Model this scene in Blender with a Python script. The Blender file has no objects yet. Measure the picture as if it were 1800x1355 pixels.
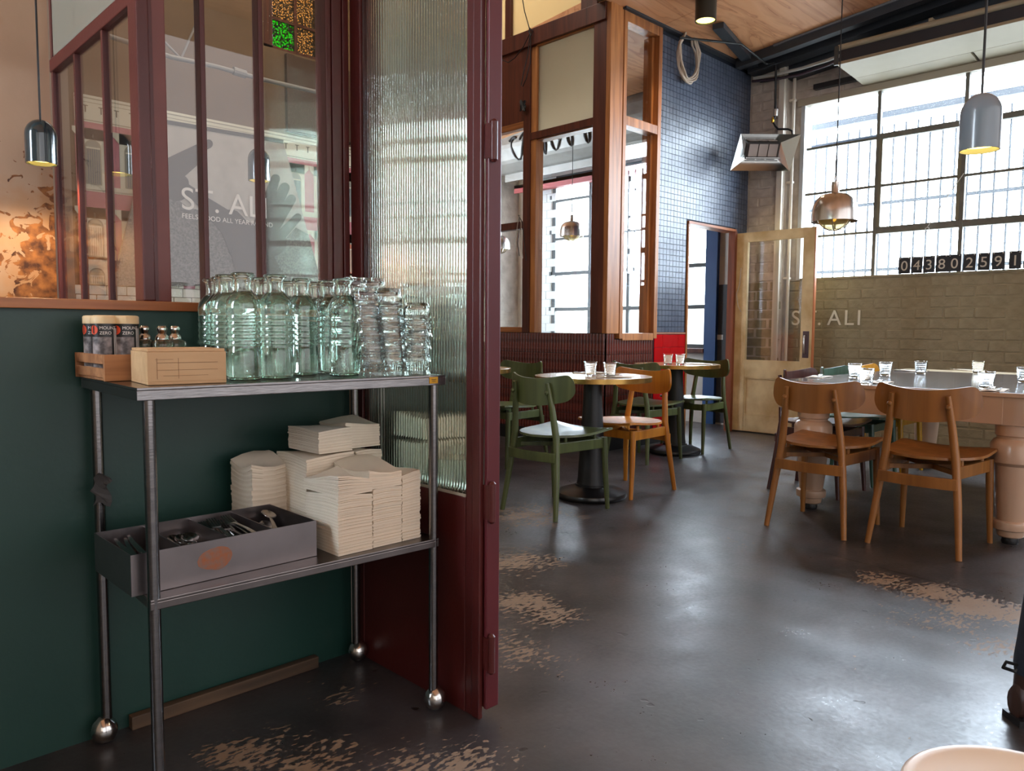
import bpy, bmesh, math, random
import numpy as np
from mathutils import Vector, Matrix
random.seed(7)
PI = math.pi
SC = bpy.context.scene
COL = SC.collection

# ---------------------------------------------------------------- camera
CAM_F = 1346.25
_y, _p, _r = [math.radians(a) for a in (45.611, 4.2104, 0.4043)]
CAM_H = 1.03
def _cam_matrix():
    cy, sy, cp, sp, cr, sr = math.cos(_y), math.sin(_y), math.cos(_p), math.sin(_p), math.cos(_r), math.sin(_r)
    Ry = np.array([[cy, 0, sy], [0, 1, 0], [-sy, 0, cy]])
    Rp = np.array([[1, 0, 0], [0, cp, -sp], [0, sp, cp]])
    Rr = np.array([[cr, -sr, 0], [sr, cr, 0], [0, 0, 1]])
    return Rr @ Rp @ Ry @ np.array([[0, -1, 0], [0, 0, -1], [1, 0, 0]], float)
CM = _cam_matrix()
def on(u, v, ax, val):
    """the point that a photograph pixel shows, on the wall, floor or shelf plane ax = val"""
    d = CM.T @ np.array([(u - 900) / CAM_F, (v - 677.5) / CAM_F, 1.0])
    o = np.array([0, 0, CAM_H]); i = 'xyz'.index(ax)
    return Vector(o + (val - o[i]) / d[i] * d)
cam = bpy.data.cameras.new('camera'); co = bpy.data.objects.new('camera', cam); COL.objects.link(co)
cam.sensor_width = 36; cam.sensor_fit = 'HORIZONTAL'; cam.lens = CAM_F / 1800 * 36; cam.clip_start = .02; cam.clip_end = 200
m = Matrix([list(CM[0]), list(-CM[1]), list(-CM[2])]).transposed().to_4x4()
m.translation = (0, 0, CAM_H); co.matrix_world = m
SC.camera = co
# ---------------------------------------------------------------- world, lights, exposure
w = bpy.data.worlds.new('overcast_sky'); SC.world = w; w.use_nodes = True
bg = w.node_tree.nodes['Background']
bg.inputs['Color'].default_value = (.74, .87, 1.0, 1); bg.inputs['Strength'].default_value = 17.0
SC.view_settings.view_transform = 'Standard'; SC.view_settings.look = 'None'
SC.view_settings.exposure = 0.88; SC.view_settings.gamma = 1; SC.view_settings.use_curve_mapping = False
SC.cycles.max_bounces = 32; SC.cycles.transmission_bounces = 32; SC.cycles.transparent_max_bounces = 24
SC.cycles.glossy_bounces = 6; SC.cycles.diffuse_bounces = 4
SC.cycles.sample_clamp_indirect = 18; SC.cycles.caustics_refractive = True; SC.cycles.caustics_reflective = False
SC.cycles.use_denoising = True
def area(name, loc, rot, sx, sy, power, color=(1, 1, 1), portal=False):
    l = bpy.data.lights.new(name, 'AREA'); l.shape = 'RECTANGLE'; l.size = sx; l.size_y = sy
    l.energy = power; l.color = color
    o = bpy.data.objects.new(name, l); COL.objects.link(o); o.location = loc; o.rotation_euler = rot
    if portal: l.cycles.is_portal = True
    return o
# portals: they emit nothing, they only steer the sky's samples through the windows
area('street_window_portal', (7.62, 1.3, 2.4), (0, PI / 2, 0), 1.8, 4.6, 0, portal=True)
area('back_room_window_portal', (7.62, 5.75, 1.9), (0, PI / 2, 0), 2.2, 2.5, 0, portal=True)
# added fill lights out of view, brightening the room and the hall
area('fill_behind_camera', (-2.6, -2.4, 2.1), (0, -PI / 2 + .25, PI / 5), 2.4, 3.2, 16, (1, .93, .85))
area('fill_near_wall', (2.2, -4.1, 2.1), (PI / 2, 0, 0), 9.5, 3.8, 105, (.95, .95, 1))
area('fill_over_hall', (3.0, 5.2, 5.3), (0, 0, 0), 2.5, 2.0, 34, (1, .90, .78))

# ---------------------------------------------------------------- materials
def lin(c):
    return tuple(((v / 255) / 12.92 if v / 255 <= .04045 else ((v / 255 + .055) / 1.055) ** 2.4) for v in c[:3]) + (1,)
MATS = {}
def nd(nt, t, **k):
    n = nt.nodes.new(t)
    for a, b in k.items(): setattr(n, a, b)
    return n
def mat(name, rgb, rough=.5, metal=0, spec=.5, var=0, vscale=8, bump=0, bscale=60, rgb2=None, coat=0, stretch=None, detail=4):
    """principled material; var blends towards rgb2 (or a darker tone) by noise, bump is fine relief"""
    if name in MATS: return MATS[name]
    m = bpy.data.materials.new(name); m.use_nodes = True; nt = m.node_tree
    b = nt.nodes['Principled BSDF']; L = nt.links.new
    b.inputs['Base Color'].default_value = lin(rgb); b.inputs['Roughness'].default_value = rough
    b.inputs['Metallic'].default_value = metal; b.inputs['Specular IOR Level'].default_value = spec
    b.inputs['Coat Weight'].default_value = coat; b.inputs['Coat Roughness'].default_value = .12
    if var or bump:
        tc = nd(nt, 'ShaderNodeTexCoord'); mp = nd(nt, 'ShaderNodeMapping'); L(tc.outputs['Object'], mp.inputs[0])
        if stretch: mp.inputs['Scale'].default_value = stretch
        if var:
            n = nd(nt, 'ShaderNodeTexNoise'); n.inputs['Scale'].default_value = vscale; n.inputs['Detail'].default_value = detail
            L(mp.outputs[0], n.inputs['Vector'])
            r = nd(nt, 'ShaderNodeValToRGB'); r.color_ramp.elements[0].position = .35; r.color_ramp.elements[1].position = .7
            c2 = lin(rgb2) if rgb2 else tuple(v * (1 - var) for v in lin(rgb)[:3]) + (1,)
            r.color_ramp.elements[0].color = c2; r.color_ramp.elements[1].color = lin(rgb)
            L(n.outputs[0], r.inputs[0]); L(r.outputs[0], b.inputs['Base Color'])
        if bump:
            n2 = nd(nt, 'ShaderNodeTexNoise'); n2.inputs['Scale'].default_value = bscale; n2.inputs['Detail'].default_value = 5
            L(mp.outputs[0], n2.inputs['Vector'])
            bp = nd(nt, 'ShaderNodeBump'); bp.inputs['Strength'].default_value = bump; bp.inputs['Distance'].default_value = .01
            L(n2.outputs[0], bp.inputs['Height']); L(bp.outputs[0], b.inputs['Normal'])
    MATS[name] = m; return m
def wood(name, rgb, rgb2, scale=3, along='x', rough=.45, coat=0, ring=8):
    if name in MATS: return MATS[name]
    m = bpy.data.materials.new(name); m.use_nodes = True; nt = m.node_tree; L = nt.links.new
    b = nt.nodes['Principled BSDF']; b.inputs['Roughness'].default_value = rough; b.inputs['Coat Weight'].default_value = coat
    tc = nd(nt, 'ShaderNodeTexCoord'); mp = nd(nt, 'ShaderNodeMapping'); L(tc.outputs['Object'], mp.inputs[0])
    s = [scale * ring] * 3; s['xyz'.index(along)] = scale * .5; mp.inputs['Scale'].default_value = s
    n = nd(nt, 'ShaderNodeTexNoise'); n.inputs['Scale'].default_value = 1; n.inputs['Detail'].default_value = 6; n.inputs['Distortion'].default_value = .6
    L(mp.outputs[0], n.inputs['Vector'])
    r = nd(nt, 'ShaderNodeValToRGB'); r.color_ramp.elements[0].position = .3; r.color_ramp.elements[1].position = .68
    r.color_ramp.elements[0].color = lin(rgb2); r.color_ramp.elements[1].color = lin(rgb)
    L(n.outputs[0], r.inputs[0]); L(r.outputs[0], b.inputs['Base Color'])
    bp = nd(nt, 'ShaderNodeBump'); bp.inputs['Strength'].default_value = .12; bp.inputs['Distance'].default_value = .004
    L(n.outputs[0], bp.inputs['Height']); L(bp.outputs[0], b.inputs['Normal'])
    MATS[name] = m; return m
def emit(name, rgb, strength):
    if name in MATS: return MATS[name]
    m = bpy.data.materials.new(name); m.use_nodes = True; b = m.node_tree.nodes['Principled BSDF']
    b.inputs['Base Color'].default_value = lin(rgb); b.inputs['Emission Color'].default_value = lin(rgb)
    b.inputs['Emission Strength'].default_value = strength
    MATS[name] = m; return m
def glass(name, rgb=(255, 255, 255), rough=0.0, ior=1.45):
    if name in MATS: return MATS[name]
    m = bpy.data.materials.new(name); m.use_nodes = True; nt = m.node_tree; nt.nodes.remove(nt.nodes['Principled BSDF'])
    g = nd(nt, 'ShaderNodeBsdfGlass'); g.inputs['Color'].default_value = lin(rgb); g.inputs['Roughness'].default_value = rough; g.inputs['IOR'].default_value = ior
    nt.links.new(g.outputs[0], nt.nodes['Material Output'].inputs[0])
    MATS[name] = m; return m
def pane(name, rgb=(255, 255, 255), ior=1.5, mottle=0, frost=0.0, frost_rgb=(255, 255, 255), bump=0, bscale=120, hexes=False, rough=0.0):
    """thin window glass: clear transmission under a Fresnel reflection, with an optional milky share"""
    if name in MATS: return MATS[name]
    m = bpy.data.materials.new(name); m.use_nodes = True; nt = m.node_tree; L = nt.links.new
    nt.nodes.remove(nt.nodes['Principled BSDF'])
    t = nd(nt, 'ShaderNodeBsdfTransparent'); t.inputs[0].default_value = lin(rgb)
    if mottle:
        tc = nd(nt, 'ShaderNodeTexCoord'); n = nd(nt, 'ShaderNodeTexVoronoi'); n.inputs['Scale'].default_value = mottle; L(tc.outputs['Object'], n.inputs['Vector'])
        cr = nd(nt, 'ShaderNodeValToRGB'); cr.color_ramp.elements[0].color = lin([min(255, v * 2.2) for v in rgb]); cr.color_ramp.elements[1].color = lin([v * .45 for v in rgb]); cr.color_ramp.elements[1].position = .6
        L(n.outputs['Distance'], cr.inputs[0]); L(cr.outputs[0], t.inputs[0])
    gl = nd(nt, 'ShaderNodeBsdfGlossy'); gl.inputs['Roughness'].default_value = rough
    fr = nd(nt, 'ShaderNodeFresnel'); fr.inputs['IOR'].default_value = ior
    ge = nd(nt, 'ShaderNodeNewGeometry'); mi = nd(nt, 'ShaderNodeMix'); mi.inputs[2].default_value = ior; mi.inputs[3].default_value = 1 / ior
    L(ge.outputs['Backfacing'], mi.inputs[0]); L(mi.outputs[0], fr.inputs['IOR'])
    base = t.outputs[0]
    if frost:
        tr = nd(nt, 'ShaderNodeBsdfTranslucent'); tr.inputs[0].default_value = lin(frost_rgb)
        mx0 = nd(nt, 'ShaderNodeMixShader'); L(t.outputs[0], mx0.inputs[1]); L(tr.outputs[0], mx0.inputs[2])
        mx0.inputs[0].default_value = frost
        if hexes:
            tc = nd(nt, 'ShaderNodeTexCoord'); v = nd(nt, 'ShaderNodeTexVoronoi'); v.feature = 'DISTANCE_TO_EDGE'
            v.inputs['Scale'].default_value = 60; v.inputs['Randomness'].default_value = .15; L(tc.outputs['Object'], v.inputs['Vector'])
            r = nd(nt, 'ShaderNodeMapRange'); r.inputs[1].default_value = .02; r.inputs[2].default_value = .09
            r.inputs[3].default_value = min(1, frost + .05); r.inputs[4].default_value = frost
            L(v.outputs['Distance'], r.inputs[0]); L(r.outputs[0], mx0.inputs[0])
        base = mx0.outputs[0]
    mx = nd(nt, 'ShaderNodeMixShader'); L(fr.outputs[0], mx.inputs[0]); L(base, mx.inputs[1]); L(gl.outputs[0], mx.inputs[2])
    if bump:
        tc = nd(nt, 'ShaderNodeTexCoord'); n = nd(nt, 'ShaderNodeTexNoise'); n.inputs['Scale'].default_value = bscale
        L(tc.outputs['Object'], n.inputs['Vector']); bp = nd(nt, 'ShaderNodeBump'); bp.inputs['Strength'].default_value = bump; bp.inputs['Distance'].default_value = .01
        L(n.outputs[0], bp.inputs['Height']); L(bp.outputs[0], gl.inputs['Normal'])
    L(mx.outputs[0], nt.nodes['Material Output'].inputs[0])
    MATS[name] = m; return m

# ---------------------------------------------------------------- mesh builder
class MB:
    def __init__(s): s.v = []; s.f = []; s.mi = []; s.cur = 0
    def add(s, vs, fs):
        o = len(s.v); s.v += [tuple(p) for p in vs]; s.f += [tuple(i + o for i in f) for f in fs]; s.mi += [s.cur] * len(fs); return s
    def box(s, x0, x1, y0, y1, z0, z1):
        x0, x1 = min(x0, x1), max(x0, x1); y0, y1 = min(y0, y1), max(y0, y1); z0, z1 = min(z0, z1), max(z0, z1)
        return s.add([(x0, y0, z0), (x1, y0, z0), (x1, y1, z0), (x0, y1, z0), (x0, y0, z1), (x1, y0, z1), (x1, y1, z1), (x0, y1, z1)],
                     [(0, 3, 2, 1), (4, 5, 6, 7), (0, 1, 5, 4), (1, 2, 6, 5), (2, 3, 7, 6), (3, 0, 4, 7)])
    def hexa(s, c):
        return s.add(c, [(0, 3, 2, 1), (4, 5, 6, 7), (0, 1, 5, 4), (1, 2, 6, 5), (2, 3, 7, 6), (3, 0, 4, 7)])
    def bar(s, p0, p1, w, h, w1=None, h1=None, up=(0, 0, 1)):
        """a bar of width w and height h from p0 to p1, tapering to w1 x h1"""
        p0, p1 = Vector(p0), Vector(p1); d = (p1 - p0).normalized(); up = Vector(up)
        if abs(d.dot(up)) > .98: up = Vector((1, 0, 0))
        a = d.cross(up).normalized(); b = a.cross(d).normalized()
        w1 = w if w1 is None else w1; h1 = h if h1 is None else h1
        q = lambda p, w, h: [p - a * w / 2 - b * h / 2, p + a * w / 2 - b * h / 2, p + a * w / 2 + b * h / 2, p - a * w / 2 + b * h / 2]
        return s.hexa(q(p0, w, h) + q(p1, w1, h1))
    def tube(s, pts, r, n=10, closed=False, cap=True):
        pts = [Vector(p) for p in pts]; N = len(pts); rs = r if isinstance(r, (list, tuple)) else [r] * N
        vs = []; a = None
        for i, p in enumerate(pts):
            t = (pts[(i + 1) % N] - pts[i - 1]) if closed else (pts[min(i + 1, N - 1)] - pts[max(i - 1, 0)])
            t.normalize()
            if a is None:
                a = t.cross(Vector((0, 0, 1)))
                if a.length < .1: a = t.cross(Vector((1, 0, 0)))
            a = (a - t * a.dot(t)).normalized(); b = t.cross(a)
            for k in range(n):
                c = 2 * PI * k / n; vs.append(p + (a * math.cos(c) + b * math.sin(c)) * rs[i])
        fs = []
        for i in range(N if closed else N - 1):
            j = (i + 1) % N
            for k in range(n): fs.append((i * n + k, i * n + (k + 1) % n, j * n + (k + 1) % n, j * n + k))
        if cap and not closed: fs += [tuple(range(n - 1, -1, -1)), tuple((N - 1) * n + k for k in range(n))]
        return s.add(vs, fs)
    def lathe(s, prof, n=24, c=(0, 0, 0), closed=False):
        """(r, z) profile turned about the z axis; r = 0 closes an end; closed joins the last to the first"""
        vs = []; rows = []
        for r, z in prof:
            if r < 1e-6: rows.append([len(vs)]); vs.append((c[0], c[1], c[2] + z))
            else:
                rows.append(list(range(len(vs), len(vs) + n)))
                vs += [(c[0] + r * math.cos(2 * PI * k / n), c[1] + r * math.sin(2 * PI * k / n), c[2] + z) for k in range(n)]
        fs = []
        for i in range(len(rows) if closed else len(rows) - 1):
            A, B = rows[i], rows[(i + 1) % len(rows)]
            for k in range(n):
                k2 = (k + 1) % n
                if len(A) == 1 and len(B) == 1: continue
                if len(A) == 1: fs.append((A[0], B[k2], B[k]))
                elif len(B) == 1: fs.append((A[k], A[k2], B[0]))
                else: fs.append((A[k], A[k2], B[k2], B[k]))
        return s.add(vs, fs)
    def prism(s, poly, ax, a0, a1):
        """polygon (two coordinates in axis order) extruded along ax"""
        def P(p, a): q = list(p); q.insert('xyz'.index(ax), a); return tuple(q)
        n = len(poly)
        return s.add([P(p, a0) for p in poly] + [P(p, a1) for p in poly],
                     [tuple(range(n - 1, -1, -1)), tuple(range(n, 2 * n))] + [(i, (i + 1) % n, n + (i + 1) % n, n + i) for i in range(n)])
    def sheet(s, f, nu, nv, th):
        """slab: f(i/nu, j/nv) gives the top point; the bottom lies th below along the local normal"""
        P = [[Vector(f(i / nu, j / nv)) for j in range(nv + 1)] for i in range(nu + 1)]
        def nor(i, j):
            a = P[min(i + 1, nu)][j] - P[max(i - 1, 0)][j]; b = P[i][min(j + 1, nv)] - P[i][max(j - 1, 0)]
            c = a.cross(b); return c.normalized() if c.length > 1e-12 else Vector((0, 0, 1))
        W = nv + 1; T = [P[i][j] for i in range(nu + 1) for j in range(nv + 1)]
        Bt = [P[i][j] - nor(i, j) * th for i in range(nu + 1) for j in range(nv + 1)]; o = len(T); fs = []
        for i in range(nu):
            for j in range(nv):
                a, b, c, d = i * W + j, (i + 1) * W + j, (i + 1) * W + j + 1, i * W + j + 1
                fs += [(a, b, c, d), (o + d, o + c, o + b, o + a)]
        rim = [i * W for i in range(nu + 1)] + [nu * W + j for j in range(1, nv + 1)] + [i * W + nv for i in range(nu - 1, -1, -1)] + [j for j in range(nv - 1, 0, -1)]
        for k in range(len(rim)):
            a, b = rim[k], rim[(k + 1) % len(rim)]; fs.append((a, o + a, o + b, b))
        return s.add(T + Bt, fs)
    def mesh(s, name, mats, bevel=0, smooth=None, seg=2):
        me = bpy.data.meshes.new(name); me.from_pydata(s.v, [], s.f)
        mats = mats if isinstance(mats, (list, tuple)) else [mats]
        for m in mats: me.materials.append(m)
        if len(mats) > 1: me.polygons.foreach_set('material_index', s.mi)
        bm = bmesh.new(); bm.from_mesh(me)
        bmesh.ops.recalc_face_normals(bm, faces=bm.faces)
        if bevel:
            es = [e for e in bm.edges if len(e.link_faces) == 2 and e.calc_face_angle(0) > .5]
            bmesh.ops.bevel(bm, geom=es, offset=bevel, segments=seg, affect='EDGES', profile=.6, clamp_overlap=True)
        bm.to_mesh(me); bm.free()
        if smooth is not None:
            me.polygons.foreach_set('use_smooth', [True] * len(me.polygons)); me.set_sharp_from_angle(angle=math.radians(smooth))
        me.update(); return me
    def build(s, name, mats, parent=None, bevel=0, smooth=None, seg=2):
        return link(name, s.mesh(name, mats, bevel, smooth, seg), parent)
def link(name, me, parent=None, loc=None, rot=None):
    o = bpy.data.objects.new(name, me); COL.objects.link(o)
    if parent: o.parent = parent
    if loc is not None: o.location = loc
    if rot is not None: o.rotation_euler = rot
    return o
def tag(o, label=None, cat=None, group=None, kind=None):
    if label: o['label'] = label
    if cat: o['category'] = cat
    if group: o['group'] = group
    if kind: o['kind'] = kind
    return o
def thing(name, label, cat, loc=(0, 0, 0), rz=0, group=None, kind=None):
    o = bpy.data.objects.new(name, None); COL.objects.link(o); o.empty_display_size = .1
    o.location = loc; o.rotation_euler = (0, 0, rz); return tag(o, label, cat, group, kind)
def struct(name, mb, m, label, cat, bevel=0, smooth=None):
    return tag(mb.build(name, m, None, bevel, smooth), label, cat, None, 'structure')
def copy_tree(o, parent=None):
    c = o.copy(); COL.objects.link(c)
    if parent: c.parent = parent
    for ch in list(o.children): copy_tree(ch, c)
    return c
class Stamp:
    """builds a thing the first time and copies it, part by part, afterwards"""
    def __init__(s, make): s.make = make; s.o = None
    def put(s, loc, rz, label, group=None, name=None, rot=None):
        if s.o is None: s.o = s.make(); c = s.o
        else: c = copy_tree(s.o)
        c.location = loc; c.rotation_euler = rot if rot else (0, 0, rz); c['label'] = label
        if group: c['group'] = group
        return c
def text_mesh(txt, size, th, m, name, align='LEFT', sx=1):
    cu = bpy.data.curves.new(name, 'FONT'); cu.body = txt; cu.size = size; cu.extrude = th / 2; cu.align_x = align
    to = bpy.data.objects.new('tmp_text', cu); COL.objects.link(to)
    me = bpy.data.meshes.new_from_object(to.evaluated_get(bpy.context.evaluated_depsgraph_get()))
    bpy.data.objects.remove(to); bpy.data.curves.remove(cu)
    me.name = name; me.materials.clear(); me.materials.append(m)
    if sx != 1:
        for v in me.vertices: v.co.x *= sx
    return me
# text on a wall x = const seen from -x: reading direction is -y; on a wall y = const seen from -y: reading direction is +x
ROT_XWALL = Matrix(((0, 0, -1), (-1, 0, 0), (0, 1, 0))).to_euler()
ROT_YWALL = Matrix(((1, 0, 0), (0, 0, -1), (0, 1, 0))).to_euler()
# ---------------------------------------------------------------- palette
OXBLOOD = mat('oxblood_gloss_paint', (84, 31, 28), .38, spec=.45, var=.18, vscale=5, bump=.04, bscale=90)
OXBLOOD2 = mat('oxblood_pale_paint', (118, 62, 56), .45, var=.15, vscale=9)  # paler oxblood for the screen's inner stile
GREENWALL = mat('dark_green_wall_paint', (30, 66, 58), .42, var=.22, vscale=3, bump=.05, bscale=70)
STEEL = mat('brushed_stainless_steel', (138, 135, 135), .22, 1, var=.2, vscale=18, stretch=(1, 6, 6), bump=.03, bscale=40)
STEELDARK = mat('tarnished_stainless_steel', (140, 132, 130), .3, 1, var=.28, vscale=10)
CHROME = mat('worn_chrome', (200, 198, 195), .16, 1)
RAWWOOD = wood('oiled_hardwood_frame', (192, 128, 74), (136, 82, 44), 3, 'z', .42)
RAWWOODY = wood('oiled_hardwood_rail', (170, 108, 60), (118, 68, 36), 3, 'y', .42)
SILLWOOD = wood('sill_timber', (190, 122, 68), (150, 90, 48), 3, 'x', .4)
DARKWOOD = wood('dark_and_shaded_frame', (98, 48, 32), (66, 30, 22), 3, 'z', .4)  # partition members facing the hall carry their shade in this darker brown
BLACK = mat('black_satin_metal', (24, 25, 28), .42, spec=.5, var=.3, vscale=6)
BEAM = mat('dark_grey_painted_steel', (52, 56, 62), .55, var=.25, vscale=5)
CREAMDOOR = mat('worn_cream_door_paint', (232, 214, 170), .5, var=.35, vscale=5, rgb2=(196, 170, 122), bump=.1, bscale=40)
WHITEPAINT = mat('white_window_paint', (205, 203, 196), .5, var=.12, vscale=10)
WINFRAME = mat('weathered_steel_window_paint', (120, 120, 110), .55, var=.3, vscale=14)
DARKFRAME = mat('dark_steel_window', (60, 66, 68), .5)
PLY = None
def ply_material():
    m = bpy.data.materials.new('plywood_ceiling_face'); m.use_nodes = True; nt = m.node_tree; L = nt.links.new
    b = nt.nodes['Principled BSDF']; b.inputs['Roughness'].default_value = .55
    tc = nd(nt, 'ShaderNodeTexCoord'); mp = nd(nt, 'ShaderNodeMapping'); mp.inputs['Scale'].default_value = (.7, 4.0, 4); L(tc.outputs['Object'], mp.inputs[0])
    n = nd(nt, 'ShaderNodeTexNoise'); n.inputs['Scale'].default_value = 1.1; n.inputs['Detail'].default_value = 3; n.inputs['Distortion'].default_value = .8
    L(mp.outputs[0], n.inputs['Vector'])
    mu = nd(nt, 'ShaderNodeMath', operation='MULTIPLY'); mu.inputs[1].default_value = 6; L(n.outputs[0], mu.inputs[0])
    fr = nd(nt, 'ShaderNodeMath', operation='FRACT'); L(mu.outputs[0], fr.inputs[0])
    r = nd(nt, 'ShaderNodeValToRGB'); e = r.color_ramp.elements
    e[0].position = 0; e[0].color = lin((206, 144, 98)); e[1].position = 1; e[1].color = lin((226, 166, 120))
    x = e.new(.45); x.color = lin((224, 164, 118)); x = e.new(.85); x.color = lin((220, 158, 110)); x = e.new(.95); x.color = lin((188, 122, 78))
    L(fr.outputs[0], r.inputs[0]); L(r.outputs[0], b.inputs['Base Color']); return m
PLY = ply_material()
def brick_paint(name, rgb, rgb2, bump=.35):
    return mat(name, rgb, .62, spec=.4, var=.2, vscale=7, rgb2=rgb2, bump=bump, bscale=35)
OLIVE = brick_paint('olive_grey_brick_paint', (160, 149, 122), (136, 126, 100), .55)
WHITEBRICK = brick_paint('old_white_brick_paint', (216, 206, 194), (184, 172, 160), .5)
MORTAROLIVE = brick_paint('olive_grey_mortar', (156, 145, 118), (132, 122, 96))
MORTARWHITE = brick_paint('whitewashed_mortar', (210, 200, 188), (178, 166, 154))

def floor_material():
    m = bpy.data.materials.new('worn_painted_concrete'); m.use_nodes = True; nt = m.node_tree; L = nt.links.new
    b = nt.nodes['Principled BSDF']; tc = nd(nt, 'ShaderNodeTexCoord'); O = tc.outputs['Object']
    def noise(scale, detail=5, stretch=None):
        v = O
        if stretch:
            mp = nd(nt, 'ShaderNodeMapping'); mp.inputs['Scale'].default_value = stretch; mp.inputs['Rotation'].default_value = (0, 0, .5); L(O, mp.inputs[0]); v = mp.outputs[0]
        n = nd(nt, 'ShaderNodeTexNoise'); n.inputs['Scale'].default_value = scale; n.inputs['Detail'].default_value = detail; L(v, n.inputs['Vector']); return n.outputs[0]
    def math_(op, a, c=None, clamp=False):
        n = nd(nt, 'ShaderNodeMath', operation=op); n.use_clamp = clamp
        for i, q in enumerate((a, c)):
            if q is None: continue
            if isinstance(q, (int, float)): n.inputs[i].default_value = q
            else: L(q, n.inputs[i])
        return n.outputs[0]
    worn = None
    blobs = [(925, 905, .45, .7), (915, 985, .30, .75), (905, 1060, .26, .85), (960, 1080, .22, .7), (930, 1150, .2, .6), (880, 1130, .2, .7),
             (1560, 1022, .20, .8), (1640, 1042, .22, .95), (1720, 1068, .24, 1.0), (1800, 1085, .25, 1.0), (1650, 1090, .3, .55), (1760, 1130, .3, .5),
             (430, 1330, .18, .75), (560, 1345, .2, .75), (700, 1352, .2, .6), (820, 1348, .2, .7), (600, 1215, .18, .4), (1290, 950, .35, .25), (1150, 870, .3, .25), (1020, 910, .25, .4)]
    for u, v, r, s in blobs:
        c = on(u, v, 'z', 0)
        d = nd(nt, 'ShaderNodeVectorMath', operation='DISTANCE'); L(O, d.inputs[0]); d.inputs[1].default_value = (c.x, c.y, 0)
        q = nd(nt, 'ShaderNodeMapRange'); q.interpolation_type = 'SMOOTHSTEP'; q.inputs[1].default_value = 0; q.inputs[2].default_value = r * 1.25
        q.inputs[3].default_value = s; q.inputs[4].default_value = 0; L(d.outputs['Value'], q.inputs[0])
        worn = q.outputs[0] if worn is None else math_('MAXIMUM', worn, q.outputs[0])
    fine = noise(34, 9, (1, 2.2, 1)); med = noise(7, 4)
    x = math_('ADD', math_('MULTIPLY', fine, .75), math_('MULTIPLY', med, .35))
    x = math_('ADD', x, math_('MULTIPLY', worn, .34))
    flake = nd(nt, 'ShaderNodeMapRange'); flake.inputs[1].default_value = .75; flake.inputs[2].default_value = .782; L(x, flake.inputs[0]); flake = flake.outputs[0]
    base = nd(nt, 'ShaderNodeValToRGB'); base.color_ramp.elements[0].position = .3; base.color_ramp.elements[1].position = .72
    base.color_ramp.elements[0].color = lin((38, 36, 38)); base.color_ramp.elements[1].color = lin((76, 71, 72)); L(noise(3.2, 9), base.inputs[0])
    mx = nd(nt, 'ShaderNodeMix', data_type='RGBA'); L(math_('MULTIPLY', flake, .8), mx.inputs['Factor']); L(base.outputs[0], mx.inputs['A']); mx.inputs['B'].default_value = lin((150, 126, 102))
    # pits, and the joint between two slabs
    pit = nd(nt, 'ShaderNodeMapRange'); pit.inputs[1].default_value = .715; pit.inputs[2].default_value = .735; L(noise(12, 2), pit.inputs[0])
    sx = nd(nt, 'ShaderNodeSeparateXYZ'); L(O, sx.inputs[0])
    j = math_('ADD', math_('SUBTRACT', sx.outputs[0], math_('MULTIPLY', sx.outputs[1], .13)), math_('MULTIPLY', noise(3, 3), .03))
    j = math_('LESS_THAN', math_('ABSOLUTE', math_('SUBTRACT', j, 3.312)), .0055)
    dark = math_('MAXIMUM', pit.outputs[0], j)
    mx2 = nd(nt, 'ShaderNodeMix', data_type='RGBA'); L(dark, mx2.inputs['Factor']); L(mx.outputs['Result'], mx2.inputs['A']); mx2.inputs['B'].default_value = lin((24, 20, 18))
    L(mx2.outputs['Result'], b.inputs['Base Color'])
    ro = nd(nt, 'ShaderNodeMapRange'); ro.inputs[1].default_value = .3; ro.inputs[2].default_value = .7; ro.inputs[3].default_value = .30; ro.inputs[4].default_value = .42; L(noise(5, 5), ro.inputs[0])
    L(math_('ADD', math_('ADD', ro.outputs[0], math_('MULTIPLY', math_('SUBTRACT', noise(70, 6), .5), .26)), math_('MULTIPLY', flake, .3)), b.inputs['Roughness'])
    b.inputs['Specular IOR Level'].default_value = .78
    h = math_('SUBTRACT', math_('ADD', math_('MULTIPLY', flake, -.25), math_('MULTIPLY', noise(40, 6), .3)), math_('MULTIPLY', dark, .8))
    bp = nd(nt, 'ShaderNodeBump'); bp.inputs['Strength'].default_value = .16; bp.inputs['Distance'].default_value = .012; L(h, bp.inputs['Height']); L(bp.outputs[0], b.inputs['Normal'])
    return m
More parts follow.
